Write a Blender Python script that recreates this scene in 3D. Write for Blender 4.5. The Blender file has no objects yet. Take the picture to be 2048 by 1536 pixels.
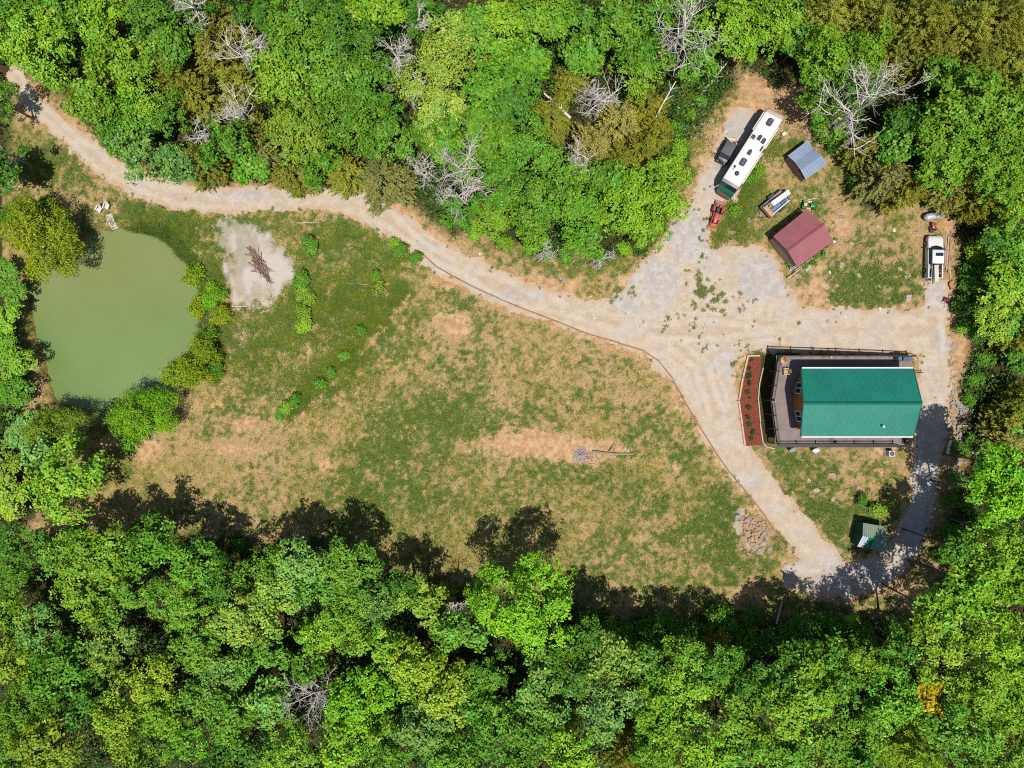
import bpy, bmesh, math, random
import numpy as np
from mathutils import Vector, Matrix

# ------------------------------------------------------------------ camera, sky, sun, exposure
scene = bpy.context.scene
CAM_H = 94.0            # drone height above the level of the house's right side
PPM = 15.0              # photo pixels (2048 wide) per metre at z = 0
cam_d = bpy.data.cameras.new('camera'); cam = bpy.data.objects.new('camera', cam_d)
scene.collection.objects.link(cam)
cam.location = (0, 0, CAM_H); cam.rotation_euler = (0, 0, 0)
cam_d.sensor_width = 36.0; cam_d.lens = 36.0 * CAM_H / (2048 / PPM)
cam_d.clip_start = 0.5; cam_d.clip_end = 6000
scene.camera = cam

SUN_EL, SHADOW_AZ = math.radians(70.5), math.radians(98.0)      # shadows fall towards the top of the picture
world = bpy.data.worlds.new('World'); scene.world = world; world.use_nodes = True
wn = world.node_tree; wn.nodes.clear()
sky = wn.nodes.new('ShaderNodeTexSky'); sky.sky_type = 'NISHITA'; sky.sun_disc = False
sky.sun_elevation = SUN_EL; sky.sun_rotation = math.radians(180.0)
sky.air_density = 1.0; sky.dust_density = 1.0; sky.ozone_density = 1.0
bg = wn.nodes.new('ShaderNodeBackground'); bg.inputs['Strength'].default_value = 0.085
wo = wn.nodes.new('ShaderNodeOutputWorld')
wn.links.new(sky.outputs[0], bg.inputs[0]); wn.links.new(bg.outputs[0], wo.inputs[0])
sl = bpy.data.lights.new('sun', 'SUN'); sl.energy = 5.0; sl.angle = math.radians(0.53); sl.color = (1.0, 0.955, 0.88)
so = bpy.data.objects.new('sun', sl); scene.collection.objects.link(so)
to_sun = Vector((-math.cos(SHADOW_AZ) * math.cos(SUN_EL), -math.sin(SHADOW_AZ) * math.cos(SUN_EL), math.sin(SUN_EL)))
so.rotation_euler = to_sun.to_track_quat('Z', 'Y').to_euler(); so.location = to_sun * 200
scene.view_settings.view_transform = 'Standard'; scene.view_settings.look = 'None'
scene.view_settings.exposure = 0.34; scene.view_settings.gamma = 1.0
scene.view_settings.use_curve_mapping = False
scene.render.engine = 'CYCLES'
cy = scene.cycles
cy.max_bounces = 5; cy.diffuse_bounces = 2; cy.glossy_bounces = 2; cy.transmission_bounces = 3; cy.transparent_max_bounces = 4
cy.use_denoising = False; cy.filter_width = 1.05
cy.caustics_reflective = False; cy.caustics_refractive = False

rng = np.random.default_rng(7); random.seed(7)
C = scene.collection
K = 1.9                      # photo value of a sunlit level surface / its albedo

# ------------------------------------------------------------------ noise, terrain, pixel -> place
_LAT = [np.random.default_rng(100 + i).random((256, 256)) for i in range(12)]
def vnoise(x, y, k=0):
    L = _LAT[k % 12]; x = np.asarray(x, float); y = np.asarray(y, float)
    xi = np.floor(x).astype(int); yi = np.floor(y).astype(int)
    fx = x - xi; fy = y - yi; fx = fx*fx*(3-2*fx); fy = fy*fy*(3-2*fy)
    a = L[xi & 255, yi & 255]; b = L[(xi+1) & 255, yi & 255]; c = L[xi & 255, (yi+1) & 255]; d = L[(xi+1) & 255, (yi+1) & 255]
    return (a*(1-fx)+b*fx)*(1-fy)+(c*(1-fx)+d*fx)*fy
def fbm(x, y, scale, octaves=4, k=0, gain=0.5):
    s = 0; a = 1; t = 0; f = 1.0/scale
    for o in range(octaves):
        s = s + a*vnoise(x*f+17.3*o, y*f+9.1*o, k+o); t += a; a *= gain; f *= 2.03
    return s/t
def sstep(a, b, x):
    t = np.clip((x-a)/(b-a), 0, 1); return t*t*(3-2*t)

_kx = np.array([-1500, -90, -60, -39, -28, -8, 11.7, 24, 31, 54, 75, 120, 1500.])
_kz = np.array([-5.6, -5.6, -5.6, -5.6, -4.9, -4.0, -3.5, -3.3, -2.95, 0.0, 0.35, 0.6, 0.6])
_gx = np.linspace(-200, 200, 2001); _gz = np.interp(_gx, _kx, _kz)
_w = np.hanning(41); _w /= _w.sum(); _gz = np.convolve(np.pad(_gz, 20, 'edge'), _w, 'valid')
def gbase(x, y):
    x = np.asarray(x, float); y = np.asarray(y, float)
    return np.interp(x, _gx, _gz) + (fbm(x, y, 14, 3, 5)-0.5)*0.35
def at_z(u, v, z):
    s = (1 - z/CAM_H)/PPM
    return Vector(((u-1024)*s, -(v-768)*s, z))
def at(u, v, h=0.0):
    z = -2.0
    for _ in range(8):
        p = at_z(u, v, z); z = float(gbase(p.x, p.y)) + h
    p = at_z(u, v, z); return p
WATER_Z = -6.35
POND = [(205,462),(235,459),(270,457),(310,463),(345,483),(362,505),(378,522),(402,545),(410,580),(412,610),(406,640),(397,662),(386,690),(370,720),(352,745),(338,765),(345,778),(348,790),(330,800),(300,797),(265,795),(238,805),(225,822),(216,850),(202,860),(196,842),(180,822),(150,812),(118,806),(110,790),(95,740),(80,690),(70,650),(62,600),(58,560),(60,543),(95,540),(130,530),(155,520),(172,475)]
POND_W = np.array([tuple(at_z(u, v, WATER_Z).xy) for u, v in POND])
def poly_sd(x, y, P):
    """signed distance to polygon, negative inside"""
    P = np.asarray(P, float); d2 = np.full(x.shape, 1e18); ins = np.zeros(x.shape, bool)
    for i in range(len(P)):
        a = P[i]; b = P[(i+1) % len(P)]; e = b-a
        t = np.clip(((x-a[0])*e[0]+(y-a[1])*e[1])/(e@e+1e-12), 0, 1)
        dx = x-a[0]-t*e[0]; dy = y-a[1]-t*e[1]; d2 = np.minimum(d2, dx*dx+dy*dy)
        c = ((a[1] > y) != (b[1] > y)); xx = a[0]+(y-a[1])*e[0]/(e[1] if abs(e[1]) > 1e-9 else 1e-9)
        ins ^= c & (x < xx)
    d = np.sqrt(d2); return np.where(ins, -d, d)
def line_sd(x, y, P, W):
    """distance to polyline minus half width"""
    d = np.full(x.shape, 1e9)
    for i in range(len(P)-1):
        a = P[i]; b = P[i+1]; e = b-a
        t = np.clip(((x-a[0])*e[0]+(y-a[1])*e[1])/(e@e+1e-12), 0, 1)
        dd = np.hypot(x-a[0]-t*e[0], y-a[1]-t*e[1]) - (W[i]*(1-t)+W[i+1]*t)/2
        d = np.minimum(d, dd)
    return d
def ground_z(x, y):
    x = np.asarray(x, float); y = np.asarray(y, float)
    z = gbase(x, y)
    near = (x > -75) & (x < -32) & (y > -15) & (y < 30)
    if np.any(near):
        zz = np.atleast_1d(z).copy(); nn = np.atleast_1d(near)
        d = poly_sd(np.atleast_1d(x)[nn], np.atleast_1d(y)[nn], POND_W)
        d = d + (fbm(np.atleast_1d(x)[nn], np.atleast_1d(y)[nn], 1.5, 2, 2)-0.5)*0.5
        t = sstep(-1.3, 1.1, d); zz[nn] = (WATER_Z-1.0)*(1-t) + zz[nn]*t
        z = zz.reshape(np.shape(z)) if np.ndim(z) else float(zz[0])
    return z
def gz(x, y): return float(ground_z(float(x), float(y)))
def ppoly(pts): return np.array([tuple(at(u, v).xy) for u, v in pts])

# ------------------------------------------------------------------ materials
def lin(c): return tuple(((v/255.)/12.92 if v/255. <= 0.04045 else ((v/255.+0.055)/1.055)**2.4) for v in c)
def ph(r, g, b, k=None):
    k = K if k is None else k
    return tuple(min(0.85, v/k) for v in lin((r, g, b)))
class NT:
    def __init__(s, name):
        s.m = bpy.data.materials.new(name); s.m.use_nodes = True; s.t = s.m.node_tree; s.t.nodes.clear()
        s.out = s.t.nodes.new('ShaderNodeOutputMaterial')
    def n(s, typ, **kw):
        o = s.t.nodes.new(typ)
        for k, v in kw.items(): setattr(o, k, v)
        return o
    def l(s, a, b): s.t.links.new(a, b)
    def attr(s, name): return s.n('ShaderNodeAttribute', attribute_name=name).outputs['Fac']
    def noise(s, scale, detail=3, rough=0.55, coord='Object', dist=0.0):
        tc = s.n('ShaderNodeTexCoord'); nz = s.n('ShaderNodeTexNoise')
        nz.inputs['Scale'].default_value = scale; nz.inputs['Detail'].default_value = detail
        nz.inputs['Roughness'].default_value = rough; nz.inputs['Distortion'].default_value = dist
        s.l(tc.outputs[coord], nz.inputs['Vector']); return nz.outputs['Fac']
    def math(s, op, a, b=None):
        o = s.n('ShaderNodeMath', operation=op)
        for i, v in enumerate((a, b)):
            if v is None: continue
            if isinstance(v, (int, float)): o.inputs[i].default_value = v
            else: s.l(v, o.inputs[i])
        return o.outputs[0]
    def ramp(s, x, a, b):
        o = s.n('ShaderNodeMapRange'); o.interpolation_type = 'SMOOTHSTEP'
        o.inputs['From Min'].default_value = a; o.inputs['From Max'].default_value = b
        s.l(x, o.inputs['Value']); return o.outputs[0]
    def mix(s, f, a, b, mode='MIX'):
        o = s.n('ShaderNodeMix', data_type='RGBA', blend_type=mode)
        for i, v in ((0, f), (6, a), (7, b)):
            if isinstance(v, (int, float)): o.inputs[i].default_value = v
            elif isinstance(v, tuple): o.inputs[i].default_value = (*v[:3], 1)
            else: s.l(v, o.inputs[i])
        return o.outputs[2]
    def bump(s, h, strength=0.4, dist=0.05):
        b = s.n('ShaderNodeBump'); b.inputs['Strength'].default_value = strength; b.inputs['Distance'].default_value = dist
        s.l(h, b.inputs['Height']); return b.outputs[0]
    def pbr(s, col, rough=0.8, metal=0.0, normal=None, spec=0.3):
        p = s.n('ShaderNodeBsdfPrincipled')
        if isinstance(col, tuple): p.inputs['Base Color'].default_value = (*col[:3], 1)
        else: s.l(col, p.inputs['Base Color'])
        p.inputs['Roughness'].default_value = rough; p.inputs['Metallic'].default_value = metal
        p.inputs['Specular IOR Level'].default_value = spec
        if normal is not None: s.l(normal, p.inputs['Normal'])
        s.l(p.outputs[0], s.out.inputs[0]); return p
_M = {}
def M(name, col=None, rough=0.6, metal=0.0, var=0.18, scale=2.5, spec=0.4, bump=0.0, tint=None):
    """a plain painted / wooden / stone surface with grime and wear from noise"""
    if name in _M: return _M[name]
    t = NT(name); col = tuple(col)
    n1 = t.noise(scale, 4, 0.6); n2 = t.noise(scale*9, 2, 0.5)
    f = t.math('ADD', t.math('MULTIPLY', n1, 0.65), t.math('MULTIPLY', n2, 0.35))
    f = t.ramp(f, 0.33, 0.67)
    lo = tuple(max(0, c*(1-var)) for c in col) if tint is None else tint
    hi = tuple(min(0.92, c*(1+var*0.7)) for c in col)
    c = t.mix(f, lo, hi)
    nrm = t.bump(n2, bump, 0.02) if bump else None
    t.pbr(c, rough, metal, nrm, spec); _M[name] = t.m; return t.m

def leaf_mat(name, trans=0.32, gloss=0.06, hue=0.25, use_obj=True, col=(0.1, 0.2, 0.03), dry=None):
    t = NT(name)
    geo = t.n('ShaderNodeNewGeometry')
    if use_obj: base = t.n('ShaderNodeObjectInfo').outputs['Color']
    else:
        base = t.mix(0.0, col, col)
    r = geo.outputs['Random Per Island']
    hs = t.n('ShaderNodeHueSaturation')
    t.l(base, hs.inputs['Color'])
    t.l(t.math('ADD', 0.5-0.035*hue/0.25, t.math('MULTIPLY', r, 0.07*hue/0.25)), hs.inputs['Hue'])
    r2 = t.math('FRACT', t.math('MULTIPLY', r, 37.7))
    t.l(t.math('ADD', 0.78, t.math('MULTIPLY', r2, 0.45)), hs.inputs['Value'])
    big = t.noise(0.55, 2, 0.5)
    c = t.mix(t.ramp(big, 0.35, 0.7), t.mix(1.0, hs.outputs[0], (0.86, 0.95, 1.0), 'MULTIPLY'), t.mix(1.0, hs.outputs[0], (1.18, 1.08, 0.8), 'MULTIPLY'))
    if dry is not None: c = t.mix(t.ramp(r, 0.75, 0.8), c, dry)
    d = t.n('ShaderNodeBsdfDiffuse'); t.l(c, d.inputs['Color'])
    tr = t.n('ShaderNodeBsdfTranslucent'); t.l(t.mix(1.0, c, (1.15, 1.2, 0.55), 'MULTIPLY'), tr.inputs['Color'])
    m1 = t.n('ShaderNodeMixShader'); m1.inputs[0].default_value = trans
    t.l(d.outputs[0], m1.inputs[1]); t.l(tr.outputs[0], m1.inputs[2])
    if gloss > 0:
        g = t.n('ShaderNodeBsdfGlossy'); g.inputs['Roughness'].default_value = 0.42; g.inputs['Color'].default_value = (0.9, 0.95, 1, 1)
        m2 = t.n('ShaderNodeMixShader'); m2.inputs[0].default_value = gloss
        t.l(m1.outputs[0], m2.inputs[1]); t.l(g.outputs[0], m2.inputs[2]); t.l(m2.outputs[0], t.out.inputs[0])
    else: t.l(m1.outputs[0], t.out.inputs[0])
    return t.m

# ------------------------------------------------------------------ mesh helpers
def fast_mesh(name, V, F):
    V = np.ascontiguousarray(V, np.float32).reshape(-1, 3); F = np.ascontiguousarray(F, np.int32); k = F.shape[1]
    me = bpy.data.meshes.new(name)
    me.vertices.add(len(V)); me.vertices.foreach_set('co', V.ravel())
    me.loops.add(F.size); me.loops.foreach_set('vertex_index', F.ravel())
    me.polygons.add(len(F)); me.polygons.foreach_set('loop_start', np.arange(0, F.size, k, dtype=np.int32))
    me.polygons.foreach_set('loop_total', np.full(len(F), k, np.int32))
    me.update(calc_edges=True); return me
def link(name, me, mat=None, parent=None, loc=None):
    o = bpy.data.objects.new(name, me); C.objects.link(o)
    if mat is not None and len(me.materials) == 0: me.materials.append(mat)
    if parent is not None: o.parent = parent
    if loc is not None: o.location = loc
    return o
def tag(o, label=None, cat=None, group=None, kind=None):
    if label: o['label'] = label
    if cat: o['category'] = cat
    if group: o['group'] = group
    if kind: o['kind'] = kind
    return o
def thing(name, label, cat, loc, rz=0.0, group=None, tilt=False):
    o = bpy.data.objects.new(name, None); C.objects.link(o); o.empty_display_size = 0.3
    o.location = loc
    if tilt:
        e = 0.8; x, y = loc[0], loc[1]
        n = Vector((-(gz(x+e, y)-gz(x-e, y))/(2*e), -(gz(x, y+e)-gz(x, y-e))/(2*e), 1)).normalized()
        X = Vector((math.cos(rz), math.sin(rz), 0)); X = (X - n*X.dot(n)).normalized(); Y = n.cross(X)
        o.rotation_euler = Matrix((X, Y, n)).transposed().to_euler()
    else: o.rotation_euler = (0, 0, rz)
    return tag(o, label, cat, group)
class MB:
    def __init__(s): s.v = []; s.f = []
    def add(s, vs, fs):
        b = len(s.v); s.v += [tuple(p) for p in vs]; s.f += [tuple(i+b for i in f) for f in fs]; return s
    def box(s, c, d, rz=0.0, ch=0.0, top=1.0):
        """box, centre c, size d, optional chamfer ch of vertical edges+top and top taper"""
        x, y, z = (k/2 for k in d); cx, cy, cz = c
        if ch > 0:
            ch = min(ch, x*0.9, y*0.9, z*1.8)
            ring = lambda i, zz: [(-x+i, -y+ch, zz), (-x+ch, -y+i, zz), (x-ch, -y+i, zz), (x-i, -y+ch, zz), (x-i, y-ch, zz), (x-ch, y-i, zz), (-x+ch, y-i, zz), (-x+i, y-ch, zz)]
            k = ch*0.7
            R = ring(0, -z) + ring(0, z-k) + [(px*top*(1-k/x*0.9), py*top*(1-k/y*0.9), z) for px, py, _ in ring(0, z)]
            fs = [tuple(range(7, -1, -1)), tuple(range(16, 24))]
            for a in (0, 8): fs += [(a+i, a+(i+1) % 8, a+8+(i+1) % 8, a+8+i) for i in range(8)]
            vs = R
        else:
            vs = [(-x, -y, -z), (x, -y, -z), (x, y, -z), (-x, y, -z), (-x*top, -y*top, z), (x*top, -y*top, z), (x*top, y*top, z), (-x*top, y*top, z)]
            fs = [(3, 2, 1, 0), (4, 5, 6, 7), (0, 1, 5, 4), (1, 2, 6, 5), (2, 3, 7, 6), (3, 0, 4, 7)]
        co, si = math.cos(rz), math.sin(rz)
        return s.add([(cx+a*co-b*si, cy+a*si+b*co, cz+h) for a, b, h in vs], fs)
    def cyl(s, p0, p1, r0, r1=None, n=10, cap=True):
        r1 = r0 if r1 is None else r1
        p0 = Vector(p0); p1 = Vector(p1); d = (p1-p0)
        if d.length < 1e-6: return s
        d.normalize(); a = d.orthogonal().normalized(); b = d.cross(a)
        vs = []
        for p, r in ((p0, r0), (p1, r1)):
            vs += [p + (a*math.cos(2*math.pi*i/n)+b*math.sin(2*math.pi*i/n))*r for i in range(n)]
        fs = [(i, (i+1) % n, n+(i+1) % n, n+i) for i in range(n)]
        if cap: fs += [tuple(range(n-1, -1, -1)), tuple(range(n, 2*n))]
        return s.add(vs, fs)
    def tube(s, pts, rad, n=6):
        pts = [Vector(p) for p in pts]; rad = rad if isinstance(rad, (list, tuple)) else [rad]*len(pts)
        ref = None; vs = []
        for i, p in enumerate(pts):
            d = (pts[min(i+1, len(pts)-1)]-pts[max(i-1, 0)]).normalized()
            a = d.orthogonal() if ref is None else (ref - d*ref.dot(d))
            if a.length < 1e-5: a = d.orthogonal()
            a.normalize(); ref = a; b = d.cross(a)
            vs += [p+(a*math.cos(2*math.pi*k/n)+b*math.sin(2*math.pi*k/n))*rad[i] for k in range(n)]
        fs = []
        for i in range(len(pts)-1):
            fs += [(i*n+k, i*n+(k+1) % n, (i+1)*n+(k+1) % n, (i+1)*n+k) for k in range(n)]
        fs += [tuple(range(n-1, -1, -1)), tuple(range((len(pts)-1)*n, len(pts)*n))]
        return s.add(vs, fs)
    def prism(s, poly, z0, z1):
        n = len(poly)
        vs = [(x, y, z0) for x, y in poly]+[(x, y, z1) for x, y in poly]
        return s.add(vs, [tuple(range(n-1, -1, -1)), tuple(range(n, 2*n))]+[(i, (i+1) % n, n+(i+1) % n, n+i) for i in range(n)])
    def slab(s, top, th):
        """quad/polygon given by 3D top corners, thickened downwards"""
        n = len(top); vs = [tuple(p) for p in top]+[(p[0], p[1], p[2]-th) for p in top]
        return s.add(vs, [tuple(range(n)), tuple(range(2*n-1, n-1, -1))]+[(i, n+i, n+(i+1) % n, (i+1) % n) for i in range(n)])
    def loft(s, secs):
        """secs: list of rings (same length) of 3D points"""
        n = len(secs[0]); vs = [p for r in secs for p in r]; fs = []
        for i in range(len(secs)-1):
            fs += [(i*n+k, i*n+(k+1) % n, (i+1)*n+(k+1) % n, (i+1)*n+k) for k in range(n)]
        fs += [tuple(range(n-1, -1, -1)), tuple(range((len(secs)-1)*n, len(secs)*n))]
        return s.add(vs, fs)
    def dome(s, c, r, h, n=12, m=4):
        vs = []; fs = []
        for j in range(m):
            a = j/m*math.pi/2
            vs += [(c[0]+r*math.cos(a)*math.cos(2*math.pi*i/n), c[1]+r*math.cos(a)*math.sin(2*math.pi*i/n), c[2]+h*math.sin(a)) for i in range(n)]
        vs.append((c[0], c[1], c[2]+h))
        for j in range(m-1): fs += [(j*n+i, j*n+(i+1) % n, (j+1)*n+(i+1) % n, (j+1)*n+i) for i in range(n)]
        fs += [((m-1)*n+i, (m-1)*n+(i+1) % n, m*n) for i in range(n)]; fs.append(tuple(range(n-1, -1, -1)))
        return s.add(vs, fs)
    def mesh(s, name):
        me = bpy.data.meshes.new(name); me.from_pydata(s.v, [], s.f); me.update()
        bm = bmesh.new(); bm.from_mesh(me); bmesh.ops.recalc_face_normals(bm, faces=bm.faces); bm.to_mesh(me); bm.free()
        return me
    def build(s, name, mat, parent=None, smooth=False, loc=None, kind=None):
        me = s.mesh(name)
        if smooth:
            me.polygons.foreach_set('use_smooth', [True]*len(me.polygons))
            try: me.set_sharp_from_angle(angle=math.radians(38))
            except Exception: pass
        o = link(name, me, mat, parent, loc)
        if kind: o['kind'] = kind
        return o
def copy_tree(root, loc, rot=None, scale=None):
    r = root.copy(); C.objects.link(r); r.location = loc
    if rot is not None: r.rotation_euler = rot
    if scale is not None: r.scale = scale
    for ch in root.children:
        c = ch.copy(); C.objects.link(c); c.parent = r
        for g2 in ch.children:
            d = g2.copy(); C.objects.link(d); d.parent = c
    return r
ORD = ['first', 'second', 'third', 'fourth', 'fifth', 'sixth', 'seventh', 'eighth', 'ninth', 'tenth', 'eleventh', 'twelfth', 'thirteenth', 'fourteenth', 'fifteenth', 'sixteenth', 'seventeenth', 'eighteenth', 'nineteenth', 'twentieth'] + ['%dth' % i for i in range(21, 60)]
ORD[20] = '21st'; ORD[21] = '22nd'; ORD[22] = '23rd'; ORD[30] = '31st'; ORD[31] = '32nd'; ORD[32] = '33rd'
# ------------------------------------------------------------------ zones of the ground (traced as places on the terrain)
WOOD_N = [(-90,-90),(1480,-90),(1470,170),(1400,240),(1370,330),(1340,430),(1290,500),(1200,515),(1080,515),(1000,490),(960,468),(900,462),(830,405),(790,390),(740,375),(700,345),(480,360),(350,358),(270,330),(200,285),(150,215),(60,130),(30,180),(20,300),(-90,400)]
WOOD_E = [(1480,-90),(2140,-90),(2140,1630),(1850,1630),(1830,1260),(1880,1180),(1900,1050),(1925,900),(1935,640),(1912,560),(1920,440),(1840,405),(1730,415),(1700,385),(1660,300),(1600,180),(1480,130)]
WOOD_S = [(-90,1060),(60,1075),(180,1070),(330,1060),(480,1075),(640,1085),(760,1125),(860,1165),(1000,1185),(1160,1205),(1300,1235),(1500,1235),(1700,1245),(1850,1235),(1850,1630),(-90,1630)]
WOOD_W = [(-90,480),(15,520),(35,640),(50,720),(55,830),(80,900),(95,1000),(50,1070),(-90,1070)]
MAIN = [(30,150,40),(60,205,40),(105,240,44),(160,287,46),(220,338,50),(280,372,56),(345,394,60),(420,400,58),(520,397,56),(620,394,56),(680,398,58),(730,414,58),(780,442,60),(830,482,62),(880,517,64),(940,547,66),(1000,576,66),(1060,600,66),(1120,617,68),(1180,634,76),(1260,655,90),(1340,665,100),(1450,660,100),(1600,660,90),(1850,660,90)]
LANE_W = [(1350,690,130),(1400,730,140),(1425,800,105),(1447,870,82),(1485,930,70),(1532,988,64),(1582,1048,64),(1622,1098,72),(1650,1145,90)]
LANE_E = [(1600,1150,70),(1650,1155,80),(1700,1160,80),(1760,1140,72),(1810,1098,62),(1838,1030,52),(1850,960,54),(1858,900,62),(1862,840,74),(1870,760,66),(1870,700,66),(1866,640,70)]
PAD = [(1180,600),(1240,578),(1295,512),(1338,458),(1360,425),(1378,395),(1400,345),(1426,290),(1446,248),(1472,215),(1500,212),(1530,225),(1472,398),(1440,405),(1422,450),(1425,492),(1480,485),(1530,497),(1560,525),(1575,575),(1600,608),(1700,618),(1848,622),(1850,560),(1896,560),(1902,640),(1905,760),(1850,800),(1845,712),(1500,702),(1470,720),(1350,690),(1200,640)]
SAND = [(440,448),(470,445),(500,453),(532,472),(562,505),(588,538),(590,556),(562,576),(540,602),(505,609),(470,606),(458,560),(448,505)]
GREYS = [(1470,330,60,130,1.0),(1380,470,70,70,1.0),(1310,560,90,60,1.0),(1240,600,60,35,.9),(1520,550,70,55,1.0),(1870,760,35,110,.8),(1850,900,50,120,1.0),(1840,1050,50,90,1.0),(1720,1160,120,60,.9),(1560,1140,60,40,.7),(1000,590,90,22,.5),(860,490,60,26,.6),(500,392,160,12,.5),(1500,965,30,40,.6),(1430,740,110,50,.5),(1875,610,30,50,.6)]
def tri(L): P = np.array([tuple(at(u, v).xy) for u, v, w in L]); return P, np.array([w/PPM for u, v, w in L])
def blob(x, y, u, v, ru, rv, rot=0):
    p = at(u, v); a = ru/PPM; b = rv/PPM; dx = x-p.x; dy = y-p.y
    if rot: c, s_ = math.cos(rot), math.sin(rot); dx, dy = dx*c+dy*s_, -dx*s_+dy*c
    return np.exp(-(dx/a)**2-(dy/b)**2)
fx = np.concatenate([[-1500,-700,-350,-180,-120,-95], np.arange(-80, 80.01, 0.22), [95,120,180,350,700,1500]])
fy = np.concatenate([[-1500,-700,-350,-180,-110,-80], np.arange(-62, 62.01, 0.22), [80,110,180,350,700,1500]])
GX, GY = np.meshgrid(fx, fy); NXg, NYg = len(fx), len(fy)
gx, gy = GX.ravel(), GY.ravel()
gzv = ground_z(gx, gy) + (fbm(gx, gy, 0.8, 2, 3)-0.5)*0.10*((np.abs(gx) < 80) & (np.abs(gy) < 62))
wob = (fbm(gx, gy, 3.0, 3, 1)-0.5)*3.0; wob2 = (fbm(gx, gy, 0.7, 3, 6)-0.5)*1.4
wood = np.minimum.reduce([poly_sd(gx, gy, ppoly(w)) for w in (WOOD_N, WOOD_E, WOOD_S, WOOD_W)])
outside = (np.abs(gx) > 72) | (np.abs(gy) > 54)
wood = np.where(outside, -5, wood)
litter_deck_shade = np.maximum(sstep(1.2, -1.5, wood + wob + 0.5*wob2), sstep(.3, -.3, poly_sd(gx, gy, ppoly([(1518,740),(1512,800),(1520,880),(1530,888),(1600,890),(1600,705),(1520,705)]))))  # leaf litter of the woods; same dark tone painted in for the deck's shade
Pm, Wm = tri(MAIN); Pw, Ww = tri(LANE_W); Pe, We = tri(LANE_E)
road_d = np.minimum.reduce([line_sd(gx, gy, Pm, Wm), line_sd(gx, gy, Pw, Ww), line_sd(gx, gy, Pe, We), poly_sd(gx, gy, ppoly(PAD))])
pond_d = poly_sd(gx, gy, POND_W)
sand = sstep(0.8, -0.9, poly_sd(gx, gy, ppoly(SAND)) - 0.4 + wob2*2.2)*(0.55+0.45*sstep(0.36, 0.56, fbm(gx, gy, 2.2, 4, 8)))
sand = sand*(1-0.7*blob(gx, gy, 466, 535, 9, 50, 0.25))
# how much the ground is covered by grass, and how lush
cov = 0.53 + 0*gx; lush = 0.5 + 0*gx
BARE = [(1505,1065,30,42,-.5),(1050,884,90,20,-.4),(1130,905,80,22,-.35),(1100,895,150,20,-.5),(1180,915,40,22,-.5),(905,655,45,35,-.5),(1010,820,50,60,-.22),(655,930,24,22,-.55),(500,850,60,14,-.35),(460,900,90,14,-.3),(1050,600,90,16,-.3),(870,570,60,22,-.3),
        (1640,560,18,60,-.4),(1680,470,26,60,-.3),(1540,165,70,40,-.6),(1610,220,40,50,-.4),(1380,270,40,60,-.15),(1530,350,40,30,-.2),(1250,560,60,16,-.25),(1120,560,70,18,-.35),(1340,940,20,20,-.25),(1720,950,60,50,-.14),(1650,930,50,20,-.1),
        (45,600,9,80,-.35),(70,760,9,60,-.3),(250,890,50,14,-.4),(300,900,30,30,-.3),(120,1050,60,20,-.3),(230,1020,90,40,-.1),(490,690,16,40,-.4),(530,470,120,14,-.1),(700,470,30,12,-.2),(560,370,180,8,-.45),(60,220,30,40,-.4),(150,400,100,20,-.15),(1500,1190,40,30,-.4),(680,800,60,60,-.1),(1340,850,40,60,-.08),(1610,590,40,20,-.3),(1930,690,20,60,-.6),(1840,1190,60,20,-.4),(1770,900,20,14,-.4),(1900,470,14,60,-.4),(950,760,60,40,-.1),(1200,740,80,50,-.06),(1530,300,22,40,-.4)]
LUSH = [(890,840,130,55,.24,.5),(1430,1080,90,90,.22,.25),(1230,960,140,60,.08,.1),(1150,1000,120,80,.03,-.1),(850,1070,130,50,.20,-.35),(350,960,160,60,.16,-.45),(110,320,80,50,.3,-.15),(320,420,80,25,.25,.4),(370,470,30,40,.3,.4),(700,480,110,60,.14,.1),(680,590,90,50,.14,-.3),(570,700,110,60,.16,-.35),(620,770,50,50,.2,.3),
        (1480,410,22,70,.4,.6),(1500,360,30,30,.3,.5),(1590,290,40,30,.2,.3),(1660,360,50,40,.2,.2),(1620,400,60,20,.1,.0),(1730,560,70,50,.24,.35),(1700,600,50,20,.2,.3),(1560,930,60,40,.24,.35),(1640,960,90,60,.08,.15),(1600,1010,50,40,.15,.2),(1700,1030,60,30,.1,.1),(460,680,60,40,.1,-.1),(1350,300,40,90,.25,.2),(1400,200,40,60,.25,.3),(250,940,20,18,.3,.3),(1180,540,60,16,.12,.1),(1320,1150,80,40,.12,-.3),(1080,1140,60,40,.15,-.3),(430,720,40,60,.2,.1)]
for u, v, a, b, d in BARE: cov = cov + d*blob(gx, gy, u, v, a, b)
for u, v, a, b, d, l in LUSH:
    k = blob(gx, gy, u, v, a, b); cov = cov + d*k; lush = lush + l*k
DITCH = [(815,590,5),(770,650,5),(720,705,6),(680,745,6),(640,790,6),(600,830,4)]
Pd, Wd = tri(DITCH); dd = line_sd(gx, gy, Pd, Wd); cov = cov - 0.75*sstep(0.45, -0.1, dd + wob2*0.3)
TR = [(616,645,3),(618,690,4),(617,730,4)]; Pt, Wt = tri(TR); cov = cov - 0.6*sstep(0.3, -0.1, line_sd(gx, gy, Pt, Wt)+wob2*0.2)
cov = cov - 0.28*sstep(1.5, 0.0, road_d + wob2*1.2) - 0.35*sstep(1.3, 0.2, pond_d+wob2)*sstep(-1.5, -0.2, gx+35-0*gx)*0
mot = 0.62*fbm(gx, gy, 0.55, 2, 4, 0.7) + 0.38*fbm(gx*0.8+gy*0.6, (gy*0.8-gx*0.6)*1.7, 1.5, 3, 9, 0.6)
bare = sstep(0.46, 0.12, cov + (fbm(gx, gy, 3.2, 4, 1)-0.5)*0.75)
pat = fbm(gx, gy, 12, 4, 7)
craw = cov + 0.04 + (mot-0.5)*1.45 + (pat-0.5)*0.75
cov = sstep(0.12, 0.88, craw)
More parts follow.
